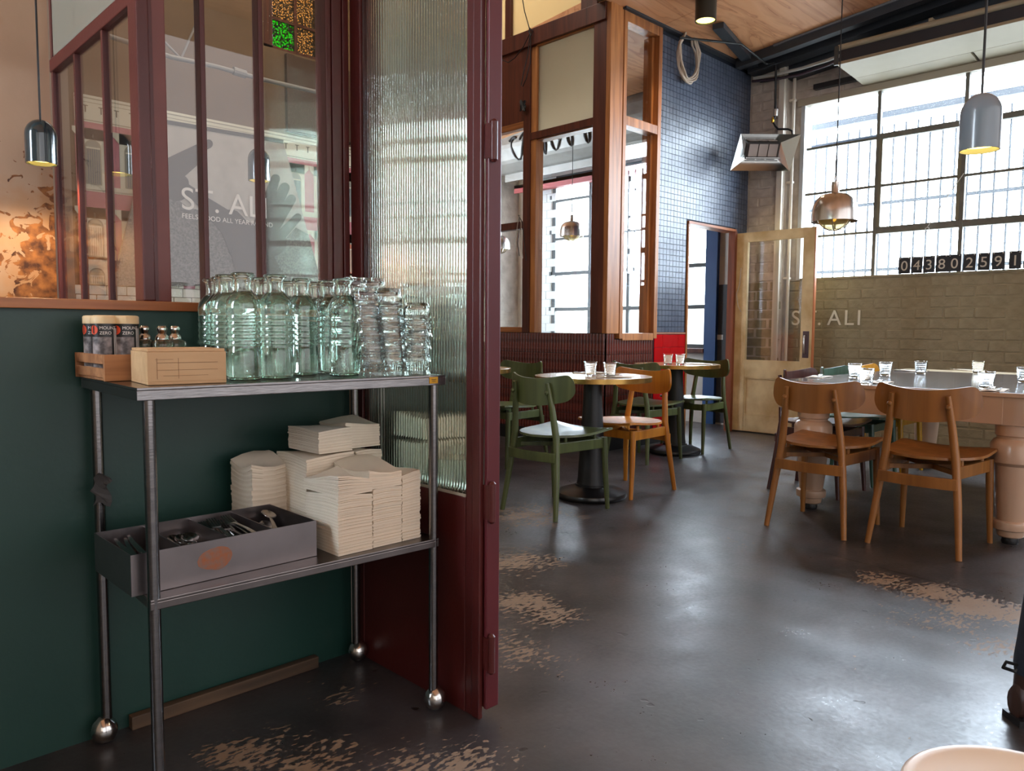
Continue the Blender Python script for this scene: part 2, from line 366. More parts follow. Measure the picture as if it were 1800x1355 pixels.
def plaster_material():
    m = bpy.data.materials.new('peeling_plaster'); m.use_nodes = True; nt = m.node_tree; L = nt.links.new
    b = nt.nodes['Principled BSDF']; b.inputs['Roughness'].default_value = .7
    tc = nd(nt, 'ShaderNodeTexCoord'); O = tc.outputs['Object']
    sp = nd(nt, 'ShaderNodeSeparateXYZ'); L(O, sp.inputs[0])
    def rng(src, a, c, lo=0, hi=1):
        n = nd(nt, 'ShaderNodeMapRange'); n.inputs[1].default_value = a; n.inputs[2].default_value = c; n.inputs[3].default_value = lo; n.inputs[4].default_value = hi; L(src, n.inputs[0]); return n.outputs[0]
    def mth(op, a, c):
        n = nd(nt, 'ShaderNodeMath', operation=op)
        for i, q in enumerate((a, c)):
            if isinstance(q, (int, float)): n.inputs[i].default_value = q
            else: L(q, n.inputs[i])
        return n.outputs[0]
    def noise(s, d=6, dist=0):
        n = nd(nt, 'ShaderNodeTexNoise'); n.inputs['Scale'].default_value = s; n.inputs['Detail'].default_value = d; n.inputs['Distortion'].default_value = dist; L(O, n.inputs['Vector']); return n.outputs[0]
    # damp has lifted the paint along the corner, more of it towards the sill
    damp = mth('MULTIPLY', rng(sp.outputs[0], .40, .72), rng(sp.outputs[2], 1.72, 1.15))
    flake = rng(mth('ADD', mth('MULTIPLY', noise(22, 8, 1.2), .8), mth('MULTIPLY', damp, .42)), .60, .615)
    tone = nd(nt, 'ShaderNodeValToRGB'); tone.color_ramp.elements[0].color = lin((180, 146, 118)); tone.color_ramp.elements[1].color = lin((202, 172, 146)); L(noise(3, 4), tone.inputs[0])
    brown = nd(nt, 'ShaderNodeValToRGB'); brown.color_ramp.elements[0].color = lin((70, 34, 18)); brown.color_ramp.elements[1].color = lin((176, 112, 58))
    brown.color_ramp.elements[0].position = .35; brown.color_ramp.elements[1].position = .65; L(noise(30, 4), brown.inputs[0])
    stain = nd(nt, 'ShaderNodeMix', data_type='RGBA'); L(mth('MULTIPLY', rng(mth('ADD', noise(6, 4), mth('MULTIPLY', damp, .5)), .62, .85), .75), stain.inputs['Factor'])
    L(tone.outputs[0], stain.inputs['A']); stain.inputs['B'].default_value = lin((188, 134, 86))
    mx = nd(nt, 'ShaderNodeMix', data_type='RGBA'); L(flake, mx.inputs['Factor']); L(stain.outputs['Result'], mx.inputs['A']); L(brown.outputs[0], mx.inputs['B'])
    L(mx.outputs['Result'], b.inputs['Base Color'])
    bp = nd(nt, 'ShaderNodeBump'); bp.inputs['Strength'].default_value = .35; bp.inputs['Distance'].default_value = .006; L(mth('SUBTRACT', noise(12, 5), flake), bp.inputs['Height']); L(bp.outputs[0], b.inputs['Normal'])
    return m

# ---------------------------------------------------------------- the room
YB = 4.05; XC = 5.06; XW = 7.5; XS = 1.307; YS = 2.05; XG = .71; YM = 7.0
CEIL = lambda y: 3.68 + .09 * (YB - y)
struct('floor', MB().box(-3.2, 7.7, -4.2, 8.3, -.1, 0), floor_material(), 'dark worn painted concrete floor with beige patches', 'floor')
ground = struct('ground_outside', MB().box(7.75, 30, -20, 25, -.3, -.05), mat('pale_yard_concrete', (150, 148, 142), .8), 'pale yard ground outside the street windows', 'ground')
# ceiling: a backing board and plywood sheets, rising gently away from the tiled wall
ce = MB(); y0, y1 = -4.2, YB + .02
ce.hexa([(-3.2, y0, CEIL(y0) + .02), (7.7, y0, CEIL(y0) + .02), (7.7, y1, CEIL(y1) + .02), (-3.2, y1, CEIL(y1) + .02),
         (-3.2, y0, CEIL(y0) + .12), (7.7, y0, CEIL(y0) + .12), (7.7, y1, CEIL(y1) + .12), (-3.2, y1, CEIL(y1) + .12)])
ceil = struct('ceiling', ce, BEAM, 'plywood lined ceiling over dark steel', 'ceiling')
xe = [6.95 - 1.2 * k for k in range(9)]; yend = [YB, YB - 2.4, YB - 4.8, -4.2]
for i in range(8):
    for j in range(3):
        a, b = xe[i + 1] + .003, xe[i] - .003; c, d = yend[j + 1] + .003, yend[j] - .003
        MB().hexa([(a, c, CEIL(c)), (b, c, CEIL(c)), (b, d, CEIL(d)), (a, d, CEIL(d)),
                   (a, c, CEIL(c) + .018), (b, c, CEIL(c) + .018), (b, d, CEIL(d) + .018), (a, d, CEIL(d) + .018)]).build('plywood_sheet', PLY, ceil)
struct('ceiling_hall', MB().box(.5, 7.8, YB + .05, 8.3, 5.6, 5.7), mat('brown_hall_ceiling', (120, 96, 70), .7), 'brown ceiling high over the hall with the mural', 'ceiling')
cb = MB(); cb.hexa([(XC, YB + .02, 3.70), (7.7, YB + .02, 3.70), (7.7, 8.3, 3.32), (XC, 8.3, 3.32), (XC, YB + .02, 3.8), (7.7, YB + .02, 3.8), (7.7, 8.3, 3.42), (XC, 8.3, 3.42)])
struct('ceiling_back_room', cb, PLY, 'plywood ceiling of the glazed back room', 'ceiling')
struct('ceiling_nook', MB().box(-3.2, XG, YS, 2.95, 3.2, 3.3), mat('nook_ceiling_grey', (150, 140, 126), .7), 'grey ceiling of the plaster nook', 'ceiling')
# side of the hall's higher roof above the main ceiling, and walls behind the photographer
pl = mat('warm_white_plaster', (178, 162, 142), .7, var=.15, vscale=3)
struct('wall_behind', MB().box(-3.3, -3.2, -4.3, 2.1, 0, 4.6), pl, 'plain wall behind the photographer', 'wall')
struct('wall_front', MB().box(-3.2, 7.7, -4.3, -4.2, 0, 4.6), pl, 'plain wall at the near end of the room', 'wall')
struct('wall_upper_hall', MB().box(.5, 7.7, YB + .03, YB + .12, 3.72, 5.7), pl, 'upper wall between main ceiling and hall roof', 'wall')
# green half wall, its sill, the plaster nook behind it
struct('wall_left', MB().box(-3.2, 1.30, YS, YS + .12, 0, 1.072), GREENWALL, 'dark green painted half wall behind the steel trolley', 'wall')
struct('trim_1', MB().box(-3.2, 1.25, YS - .022, YS + .13, 1.07, 1.094), SILLWOOD, 'honey coloured timber sill on the green half wall', 'sill', .002)
struct('wall_nook', MB().box(-3.2, XG - .015, 2.83, 2.95, 0, 3.3), plaster_material(), 'peeling peach plaster wall stained brown beside the oxblood frame', 'wall')
struct('wall_hall_left', MB().box(XG - .05, XG + .07, 2.95, 8.3, 0, 5.7), pl, 'plain side wall of the hall with the mural', 'wall')
mb = MB().box(.60, 1.12, YS + .0, YS - .028, 0, .022)
struct('baseboard_left', MB().box(.63, 1.165, YS - .03, YS - .004, 0, .035), wood('scuffed_board', (96, 74, 54), (56, 42, 32), 4, 'x', .7), 'scuffed loose timber board at the foot of the green wall', 'baseboard', .003)

# glazed oxblood screen above the green wall (window_2), and its return towards the plaster (window_3)
CLEAR = pane('clear_window_glass', ior=1.6)
g2 = thing('window_2', 'oxblood framed glazed screen standing on the timber sill, mural seen through it', 'window', kind='structure')
MB().box(.694, .724, YS - .012, YS + .05, 1.094, 3.1).build('post', OXBLOOD, g2, .004)
MB().box(.724, .734, YS - .002, YS + .05, 1.094, 3.1).build('post_rebate', OXBLOOD, g2)
MB().box(.734, .769, YS + .004, YS + .05, 1.094, 3.1).build('inner_stile', OXBLOOD2, g2, .003)
for x in (.861, 1.023):
    MB().box(x - .007, x + .007, YS - .004, YS + .034, 1.094, 3.1).build('mullion', OXBLOOD, g2, .003)
for x0, x1 in ((1.222, 1.240), (1.243, 1.276), (1.279, 1.30)):
    MB().box(x0, x1, YS - .01, YS + .05, 0 if x0 > 1.3 else 1.094, 3.1).build('end_post', OXBLOOD, g2, .003)
for a, b in ((.769, .854), (.868, 1.016), (1.030, 1.222)):
    MB().box(a, b, YS + .014, YS + .018, 1.094, 3.1).build('glass_pane', CLEAR, g2)
g3 = thing('window_3', 'oxblood return screen running back to the plaster wall under a grey panel', 'window', kind='structure')
zb0, zb1 = 1.835, 1.875
MB().box(XG - .014, XG + .014, YS + .05, 2.83, zb0, zb1).build('top_bar', OXBLOOD, g3, .003)
MB().box(XG - .010, XG + .012, 2.812, 2.832, 1.094, 3.1).build('wall_stile', OXBLOOD, g3, .002)
for y in (2.583, 2.327):
    MB().box(XG - .010, XG + .010, y - .008, y + .008, 1.094, zb0).build('mullion', OXBLOOD, g3, .002)
for a, b in ((YS + .05, 2.319), (2.335, 2.575), (2.591, 2.812)):
    MB().box(XG - .002, XG + .002, a, b, 1.094, zb0).build('glass_pane', pane('old_reflective_glass', ior=1.9), g3)
MB().box(XG - .006, XG + .006, YS + .05, 2.812, zb1, 3.2).build('grey_panel', mat('warm_grey_panel', (122, 114, 100), .6), g3)
struct('wall_return', MB().box(XG - .03, XG + .05, YS + .12, 2.95, 0, 1.09), GREENWALL, 'low wall under the return screen', 'wall')

# fluted folding door (door_1) and the leaf folded behind it (door_2)
def fluted(y0, y1, z0, z1, x, pitch=.0112, depth=.0042, th=.006):
    n = int((y1 - y0) / pitch); p = (y1 - y0) / n; prof = []
    for k in range(n):
        for q in range(6):
            t = q / 6; prof.append((x - depth * math.sin(PI * t), y0 + (k + t) * p))
    prof.append((x, y1)); mbx = MB(); mbx.prism(prof + [(x + th, y1), (x + th, y0)], 'z', z0, z1)
    return mbx
FLUTE = glass('fluted_glass', (250, 253, 250), .0, 1.4)
d1 = thing('door_1', 'oxblood folding door leaf with fluted glass beside the trolley', 'door', kind='structure')
DT = 2.75
MB().box(XS, XS + .014, 1.452, 1.482, 0.0, DT).build('hinge_stile', OXBLOOD, d1, .003)
MB().box(XS + .003, XS + .016, 1.4825, 1.510, 0.0, DT).build('inner_stile', OXBLOOD, d1, .003)
MB().box(XS, XS + .04, 1.990, 2.045, 0.0, DT).build('wall_stile', OXBLOOD, d1, .003)
MB().box(XS + .002, XS + .016, 1.5105, 1.990, 0.0, .587).build('bottom_panel', OXBLOOD, d1, .003)
MB().box(XS + .002, XS + .016, 1.5105, 1.990, DT - .08, DT).build('top_rail', OXBLOOD, d1, .003)
f = fluted(1.511, 1.989, .588, DT - .081, XS + .010).build('fluted_pane', FLUTE, d1, smooth=70)
MB().box(XS + .001, XS + .005, 1.511, 1.989, .587, .594).build('glazing_bead', mat('pale_putty', (180, 168, 150), .6), d1)
for z0, z1 in ((1.452, 1.545), (.534, .632), (.132, .228)):
    h = MB().tube([(XS + .022, 1.428, z0), (XS + .022, 1.428, z1)], .010, 12)
    h.tube([(XS + .022, 1.428, z0 - .006), (XS + .022, 1.428, z0)], [.005, .010], 12); h.tube([(XS + .022, 1.428, z1), (XS + .022, 1.428, z1 + .006)], [.010, .005], 12)
    h.box(XS + .012, XS + .022, 1.430, 1.4515, z0 + .004, z1 - .004)
    h.build('hinge', OXBLOOD, d1, smooth=40)
d2 = thing('door_2', 'second oxblood leaf folded back behind the fluted door', 'door', kind='structure')
xo = on(858, 600, 'y', 1.437).x; xp_ = on(880, 600, 'y', 1.437).x
MB().box(xo, xp_, 1.437, 1.449, .028, DT).build('hinge_stile', mat('oxblood_cool_paint', (96, 34, 40), .4, var=.12), d2, .003)
MB().box(xo, xo + .036, 1.97, 2.02, .028, DT).build('far_stile', OXBLOOD, d2, .003)
MB().box(xo + .004, xo + .03, 1.4495, 1.97, .028, .60).build('bottom_panel', OXBLOOD, d2, .003)
MB().box(xo + .004, xo + .03, 1.4495, 1.97, DT - .08, DT).build('top_rail', OXBLOOD, d2, .003)
fluted(1.450, 1.969, .601, DT - .081, xo + .016).build('fluted_pane', FLUTE, d2, smooth=70)
# ---------------------------------------------------------------- glazed timber partition, tiled walls
FROST = pane('ribbed_cream_glass', (200, 190, 168), frost=.85, frost_rgb=(206, 192, 172), rough=.25)
wp = struct('wall_partition', MB().box(XC + .012, XC + .12, YB + .012, 8.3, 0, 1.0).box(XC + .012, 5.755, YB + .012, YB + .12, 0, .955),
            mat('dark_tile_grout', (38, 22, 20), .8), 'low wall clad in oxblood stick tiles under the timber partition', 'wall')
OXTILE = mat('oxblood_glazed_tile', (126, 50, 40), .14, spec=.7, var=.45, vscale=14, rgb2=(84, 34, 28), bump=.25, bscale=30)
def stick_tile():
    mbx = MB(); n = 5; w, h, d = .0325, .172, .015
    pr = [(-w / 2, 0)] + [(-w / 2 * math.cos(PI * k / n), .004 + (d - .004) * math.sin(PI * k / n)) for k in range(n + 1)] + [(w / 2, 0)]
    mbx.prism(pr, 'z', 0, h); return mbx.mesh('stick_tile', OXTILE, smooth=50)
STICK = stick_tile()
for r in range(5):
    z = 1.0 - .1755 * (r + 1)
    for k in range(38):
        y = YB + .018 + .035 * (k + .5 * (r % 2) * 0 + .5)
        link('tile', STICK, wp, (XC + .014 + random.uniform(-.0015, .0015), y, z), (0, 0, PI / 2 + random.uniform(-.05, .05)))
    if True:
        for k in range(19):
            x = XC + .02 + .035 * (k + .5); zz = z - (.045 if x > 5.2 and r == 0 else 0)
            if r == 0 and x > 5.2: continue
            link('tile', STICK, wp, (x, YB + .014 + random.uniform(-.0015, .0015), z - .002), (0, 0, PI + random.uniform(-.05, .05)))
tile_short = STICK.copy(); tile_short.name = 'stick_tile_short'
for v in tile_short.vertices: v.co.z *= .72
for k in range(19):
    x = XC + .02 + .035 * (k + .5)
    if x > 5.2: link('tile', tile_short, wp, (x, YB + .014, 1.0 - .1755 - .002), (0, 0, PI + random.uniform(-.05, .05)))
MB().box(XC - .004, XC + .014, YB, 7, 0, .118).box(XC - .004, 5.755, YB - .004, YB + .014, 0, .118).build('skirting', BLACK, wp)

g4 = thing('window_4', 'timber framed glazed partition above the oxblood tiles, pale ribbed panes at top', 'window', kind='structure')
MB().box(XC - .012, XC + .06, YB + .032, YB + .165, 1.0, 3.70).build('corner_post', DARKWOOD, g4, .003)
MB().box(XC - .012, 5.215, YB - .016, YB + .031, .998, 3.70).build('corner_board', RAWWOOD, g4, .003)
MB().box(5.218, 5.262, YB - .022, YB + .08, .955, 3.665).build('stile', RAWWOOD, g4, .003)
MB().box(5.712, 5.762, YB - .022, YB + .08, .955, 3.665).build('stile', RAWWOOD, g4, .003)
MB().box(5.68, 5.711, YB + .03, YB + .12, 1.003, 3.58).build('inner_lining', RAWWOOD, g4, .002)
for z0, z1, n in ((.94, 1.002, 'bottom_rail'), (2.745, 2.82, 'middle_rail'), (3.585, 3.665, 'top_rail')):
    MB().box(5.2625, 5.7115, YB - .02, YB + .08, z0, z1).build(n, RAWWOOD, g4, .003)
for z0, z1 in ((1.002, 2.745), (2.82, 3.585)): MB().box(5.2625, 5.712, YB + .035, YB + .04, z0, z1).build('glass_pane', CLEAR, g4)
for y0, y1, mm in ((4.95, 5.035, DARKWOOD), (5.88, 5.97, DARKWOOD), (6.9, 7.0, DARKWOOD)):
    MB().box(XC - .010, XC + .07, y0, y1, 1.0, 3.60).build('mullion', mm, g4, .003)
MB().box(XC + .004, XC + .10, 4.885, 4.9495, 1.0, 3.55).build('reveal_lining', RAWWOOD, g4, .003)
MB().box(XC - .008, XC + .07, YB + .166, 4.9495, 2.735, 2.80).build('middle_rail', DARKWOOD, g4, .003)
MB().box(XC + .012, XC + .11, YB + .166, 4.884, 2.725, 2.734).build('rail_lining', RAWWOODY, g4)
MB().box(XC + .0, XC + .11, YB + .166, 4.884, 3.545, 3.555).build('rail_lining', RAWWOODY, g4)
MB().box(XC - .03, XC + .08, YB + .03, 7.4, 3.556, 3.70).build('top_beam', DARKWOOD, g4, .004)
MB().box(XC + .03, XC + .034, YB + .166, 4.885, 1.0, 2.725).build('glass_pane', CLEAR, g4)
MB().box(XC + .03, XC + .034, YB + .166, 4.885, 2.80, 3.545).build('ribbed_pane', FROST, g4)
for y0, y1 in ((5.036, 5.879), (5.971, 6.9)):
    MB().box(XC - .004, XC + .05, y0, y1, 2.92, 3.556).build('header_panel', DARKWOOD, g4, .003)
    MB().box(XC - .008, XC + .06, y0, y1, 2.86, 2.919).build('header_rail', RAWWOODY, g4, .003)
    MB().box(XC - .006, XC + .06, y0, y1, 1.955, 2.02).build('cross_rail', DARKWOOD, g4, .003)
    MB().box(XC - .006, XC + .06, y0, y1, 1.0, 1.05).build('bottom_rail', RAWWOODY, g4, .003)
    MB().box(XC + .026, XC + .03, y0, y1, 1.05, 1.955).build('glass_pane', CLEAR, g4)
    MB().box(XC + .026, XC + .03, y0, y1, 2.02, 2.86).build('glass_pane', CLEAR, g4)
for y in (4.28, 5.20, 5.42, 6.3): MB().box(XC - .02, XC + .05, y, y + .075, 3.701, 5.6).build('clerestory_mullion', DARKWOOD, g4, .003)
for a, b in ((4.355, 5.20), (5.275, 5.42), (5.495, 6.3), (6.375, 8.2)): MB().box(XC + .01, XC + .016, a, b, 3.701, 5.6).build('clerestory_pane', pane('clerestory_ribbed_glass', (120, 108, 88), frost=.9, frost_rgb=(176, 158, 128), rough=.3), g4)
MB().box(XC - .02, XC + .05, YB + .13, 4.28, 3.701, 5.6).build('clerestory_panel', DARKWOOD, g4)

# blue mosaic wall with red dado
BLUEG = mat('dark_blue_grout', (22, 30, 44), .8)
bw = struct('wall_tiled', MB().box(5.755, 6.272, YB + .012, YB + .12, 0, 3.70).box(6.272, 7.10, YB + .012, YB + .12, 2.045, 3.70).box(7.10, 7.6, YB + .012, YB + .04, 0, 3.70).box(XC + .02, 5.755, YB + .013, YB + .12, 3.665, 3.70),
            BLUEG, 'wall of small blue grey tiles with a red tiled base beside the doorway', 'wall')
BLUET = mat('blue_grey_mosaic_tile', (92, 101, 118), .33, spec=.6, var=.2, vscale=9, rgb2=(72, 81, 98))
tl = MB(); p = .0525
for i in range(32):
    for j in range(54):
        x0 = 5.768 + i * p; z0 = 1.0 + .012 + j * p * .96
        if x0 > 7.36 or z0 + p > 3.66: continue
        if x0 + p > 6.262 and x0 < 7.10 and z0 < 2.05: continue
        g = .0022; a = [random.uniform(-.0006, .0006) for _ in range(4)]
        x1, z1 = x0 + p - g, z0 + p * .96 - g; y0 = YB + .004
        tl.add([(x0, YB + .012, z0), (x1, YB + .012, z0), (x1, YB + .012, z1), (x0, YB + .012, z1), (x0 + .001, y0 + a[0], z0 + .001), (x1 - .001, y0 + a[1], z0 + .001), (x1 - .001, y0 + a[2], z1 - .001), (x0 + .001, y0 + a[3], z1 - .001)],
               [(4, 5, 6, 7), (0, 1, 5, 4), (1, 2, 6, 5), (2, 3, 7, 6), (3, 0, 4, 7)])
tag(tl.build('mosaic_tiles', BLUET, bw), kind='stuff')
REDT = mat('glossy_red_tile', (196, 8, 22), .14, spec=.6, var=.15, vscale=6)
rt = MB().box(0, .1255, 0, .009, 0, .1165).mesh('red_tile', REDT, bevel=.0015)
for i in range(4):
    for j in range(8):
        link('red_tile', rt, bw, (5.765 + i * .1275, YB + .004 + random.uniform(-.0007, .0007), .045 + j * .1185), (random.uniform(-.008, .008), 0, random.uniform(-.008, .008)))
MB().box(5.755, 6.272, YB - .001, YB + .0118, .996, 1.0105).build('dado_strip', mat('dado_trim_strip', (170, 120, 96), .4), bw)
MB().box(5.755, 6.272, YB - .004, YB + .0118, 0, .044).build('skirting', BLACK, bw)
MB().box(5.20, 7.36, YB - .05, YB + .01, 3.665, 3.70).build('top_angle', BEAM, bw)
d4 = thing('door_4', 'timber door frame in the blue tiled wall', 'door frame', kind='structure')
MB().box(6.262, 6.285, YB - .006, YB + .13, 0, 2.03).build('jamb', RAWWOOD, d4, .002)
MB().box(7.075, 7.118, YB - .03, YB + .045, 0, 2.03).build('jamb', wood('red_jamb_wood', (150, 84, 54), (104, 54, 36), 3, 'z', .45), d4, .002)
MB().box(6.262, 7.13, YB - .012, YB + .13, 2.0305, 2.055).build('head', wood('head_wood', (186, 112, 66), (140, 80, 46), 3, 'x', .45), d4, .002)

# old cream door standing open against the window wall (door_3)
d3 = thing('door_3', 'old cream timber door with tall glass pane standing open', 'door', kind='structure')
DX0, DX1 = 7.115, 7.155
MB().box(DX0, DX1, 3.900, 4.022, .012, 2.01).build('hinge_stile', CREAMDOOR, d3, .003)
MB().box(DX0, DX1, 3.214, 3.326, .012, 2.01).build('lock_stile', CREAMDOOR, d3, .003)
MB().box(DX0, DX1, 3.205, 3.2138, .012, 2.01).build('lock_edge', wood('door_edge_wood', (206, 128, 82), (160, 92, 56), 3, 'z', .5), d3)
MB().box(DX0 + .001, DX1, 3.3265, 3.8995, 1.915, 2.01).build('top_rail', CREAMDOOR, d3, .003)
MB().box(DX0 + .001, DX1, 3.3265, 3.8995, .56, .738).build('middle_rail', CREAMDOOR, d3, .003)
MB().box(DX0 + .001, DX1, 3.3265, 3.8995, .012, .18).build('bottom_rail', CREAMDOOR, d3, .003)
MB().box(DX0 + .014, DX1 - .01, 3.327, 3.899, .18, .56).build('lower_panel', CREAMDOOR, d3)
for a, b, c, d in ((3.327, 3.899, .548, .5595), (3.327, 3.899, .1805, .192)): MB().box(DX0 + .004, DX0 + .0138, a, b, c, d).build('panel_bead', CREAMDOOR, d3, .002)
for a, b in ((3.327, 3.338), (3.888, 3.899)): MB().box(DX0 + .004, DX0 + .0138, a, b, .193, .547).build('panel_bead', CREAMDOOR, d3, .002)
MB().box(DX0 + .016, DX0 + .021, 3.327, 3.899, .738, 1.915).build('glass_pane', CLEAR, d3)
hp = MB().box(DX0 - .004, DX0, 3.238, 3.30, .775, 1.03).build('handle_plate', mat('dull_plum_metal', (96, 84, 92), .4, .6), d3, .002)
MB().tube([(DX0 - .004, 3.268, .99), (DX0 - .04, 3.268, .985), (DX0 - .045, 3.268, .96), (DX0 - .045, 3.268, .85), (DX0 - .04, 3.268, .825), (DX0 - .004, 3.268, .82)], .007, 10).build('pull_handle', CHROME, hp, smooth=50)
cbl = MB().tube([(DX0 - .006, 3.965, 1.66), (DX0 - .01, 3.975, 1.5), (DX0 - .012, 4.005, 1.40), (DX0 - .01, 3.985, 1.28), (DX0 - .008, 3.95, 1.22)], .004, 6)
cbl.build('loose_cable', WHITEPAINT, d3, smooth=60)

# ---------------------------------------------------------------- street wall: brick pier, brick dado, steel window
SZ, HZ = 1.54, 3.25
wr = MB().box(XW, XW + .22, -4.2, 4.17, 0, SZ - .004)
struct('wall_right', wr, MORTAROLIVE, 'olive grey painted brick wall under the street window', 'wall')
wall_low = bpy.data.objects['wall_right']
wu = struct('wall_right_upper', MB().box(XW, XW + .22, -4.2, 4.17, HZ + .06, 4.7).box(XW, XW + .22, 3.56, 4.17, SZ - .003, HZ + .06).box(XW, XW + .22, -4.2, -1.0, SZ - .003, HZ + .06),
            MORTARWHITE, 'whitewashed brick wall around the street window', 'wall')
def brick_mesh(name, m, L=.228, h=.084, d=.03):
    vs = []; b = MB().box(-d, 0, -L / 2, L / 2, 0, h); b.v = [(x + random.uniform(-.002, .002) if x < 0 else x, y + random.uniform(-.003, .003), z + random.uniform(-.0025, .0025)) for x, y, z in b.v]
    return b.mesh(name, m, bevel=.006, seg=1)
BL = [brick_mesh('brick_olive', OLIVE) for _ in range(5)]; BWt = [brick_mesh('brick_white', WHITEBRICK) for _ in range(5)]
BH = [brick_mesh('brick_half', OLIVE, .108) for _ in range(3)]; BHW = [brick_mesh('brick_half_white', WHITEBRICK, .108) for _ in range(3)]
for c in range(16):
    z = .012 + c * .0952
    for k in range(13):
        y = 3.64 - .12 - k * .24 - (.12 if c % 2 else 0)
        if y < .45: continue
        link('brick', random.choice(BL), wall_low, (XW + .0265 + random.uniform(-.003, .003), y, z), (0, random.uniform(-.01, .01), random.uniform(-.01, .01)))
    if c % 2: link('brick', random.choice(BH), wall_low, (XW + .012, 3.585, z))
for c in range(5):
    for k in range(4):
        y = 3.52 - k * .24 - (.12 if c % 2 else 0); link('brick', random.choice(BWt), wu, (XW + .024 + random.uniform(-.003, .003), y, HZ + .075 + c * .0952))
# pier
pr = struct('wall_pier', MB().box(7.362, XW + .001, 3.668, YB + .012, 0, 3.68), MORTARWHITE, 'brick pier, olive grey below and whitewashed above, behind the open door', 'pier')
for c in range(38):
    z = .012 + c * .0952; low = z < 1.5
    off = 0 if c % 2 else .06
    for y, L in (((3.95 - .03, 0), (3.722, 1)) if c % 2 else ((3.99, 1), (3.80, 0))):
        me = random.choice(((BH if low else BHW) if L else (BL if low else BWt)))
        link('brick', me, pr, (7.386 + random.uniform(-.003, .003), y - .0, z), (0, random.uniform(-.012, .012), random.uniform(-.01, .01)))
pw = thing('trim_2', 'pair of white conduit pipes on the edge of the brick pier', 'conduit', kind='structure')
TRK = mat('chalky_white_trunking', (222, 214, 200), .8)
MB().box(7.325, 7.361, 3.672, 3.73, .02, 3.64).build('trunking', TRK, pw, .003)
MB().tube([(7.42, 3.615, .02), (7.42, 3.615, 3.62)], .016, 12).build('conduit', TRK, pw, smooth=60)
for z in (1.55, 2.5, 3.3): MB().box(7.40, 7.445, 3.597, 3.66, z, z + .02).build('clip', TRK, pw)

w1 = thing('window_1', 'large steel framed street window with frosted wired glass', 'window', kind='structure')
WIRED = pane('wired_frosted_glass', (255, 255, 255), frost=.015, frost_rgb=(235, 240, 245), bump=.3, bscale=150, hexes=True, rough=.12)
MB().box(XW - .02, XW + .10, 3.525, 3.565, SZ, HZ + .02).build('side_frame', mat('chalky_blue_white_paint', (186, 190, 194), .5), w1, .003)
MB().box(XW - .03, XW + .10, -1.0, 3.6, HZ, HZ + .065).build('head_frame', mat('putty_painted_head', (170, 160, 140), .55), w1, .003)
MB().box(XW - .012, XW + .12, -1.0, 3.565, SZ - .003, SZ + .018).build('sill', OLIVE, w1, .003)
MY = [3.525, 2.825, 2.10, 1.38, .66, -.06, -.78]
for y in MY[1:]: MB().box(XW + .0, XW + .045, y - .016, y + .016, SZ + .018, HZ).build('mullion', WINFRAME, w1, .003)
def tr(y0, y1, z, h=.022, d=.03, n='transom', m=WINFRAME): MB().box(XW + .004, XW + .004 + d, y0, y1, z - h / 2, z + h / 2).build(n, m, w1, .002)
for k in range(6):
    a, b = MY[k + 1] + .016, MY[k] - .016
    if k == 0: tr(a, b, 2.828); tr(a, b, 2.385); tr(a, b, 1.965)
    else:
        tr(a, b, 2.835, .05, .05, m=WINFRAME); tr(a, b, 2.385); tr(a, b, 1.975, .06, .055)
        if k == 1:
            for y in (a, b - .03): MB().box(XW - .006, XW + .03, y, y + .03, 2.006, 2.81).build('sash_stile', mat('olive_sash_paint', (120, 116, 96), .55), w1, .002)
    for z0, z1 in ((SZ + .018, 1.945), (2.005, 2.374), (2.396, 2.81), (2.86, HZ)):
        MB().box(XW + .018, XW + .022, a, b, z0, z1).build('glass_pane', WIRED, w1)
cord = MB().tube([(XW - .012, 2.09, 2.40), (XW - .02, 2.22, 2.2), (XW - .022, 2.36, 1.96)], .004, 6); cord.tube([(XW - .022, 2.36 + .02 * math.cos(t * PI / 4), 1.94 + .02 * math.sin(t * PI / 4)) for t in range(8)], .003, 6, closed=True)
cord.build('pull_cord', WHITEPAINT, w1)
gr = thing('security_grille', 'dark steel bars outside the street window', 'grille')
GM = mat('blue_grey_grille_steel', (62, 74, 94), .55)
MB().box(7.88, 7.95, -1.2, 4.0, 3.10, 3.16).build('top_beam', GM, gr)
for z in (2.94, 2.285, 1.64): MB().box(7.885, 7.915, -1.2, 4.0, z - .014, z + .014).build('rail', GM, gr)
for k in range(44): 
    y = 3.695 - k * .1085
    MB().box(7.891, 7.909, y - .008, y + .008, 1.2, 3.03).build('grille_bar', GM, gr)
for y in (-1.0, 3.9): MB().box(7.72, 7.90, y - .02, y + .02, 2.92, 2.96).box(7.72, 7.90, y - .02, y + .02, 1.62, 1.66).build('bracket', GM, gr)

# painted lettering on the brick, and number plates on the sill
wl = thing('wall_lettering', 'white painted shop lettering on the olive brick wall behind the open door', 'lettering')
LW = mat('white_sign_paint', (222, 216, 200), .6)
yS, yI = on(1392, 572, 'x', XW).y, on(1512, 569, 'x', XW).y
hgt = .148; xs_ = [0, .113, .222, .305, .435, .535]
scale = (yS - yI) / (.56)
for ch, dx in zip('ST.ALI', xs_):
    me = text_mesh(ch, hgt / .71, .004, LW, 'letter'); me.transform(Matrix.Diagonal((1.0, 1, 1, 1)))
    link('letter', me, wl, (XW - .0235, yS - dx * scale, 1.092), ROT_XWALL)
PLATE = mat('black_number_plate', (30, 34, 42), .45); DIG = mat('cream_numeral', (206, 200, 186), .55)
zb = [(912, 1000, 645, 745), (1000, 1083, 648, 742), (1087, 1172, 640, 740), (1175, 1262, 632, 737), (1258, 1357, 625, 735), (1365, 1457, 628, 728), (1470, 1557, 618, 723), (1568, 1665, 606, 718), (1688, 1780, 600, 714), (1789, 1880, 590, 706)]
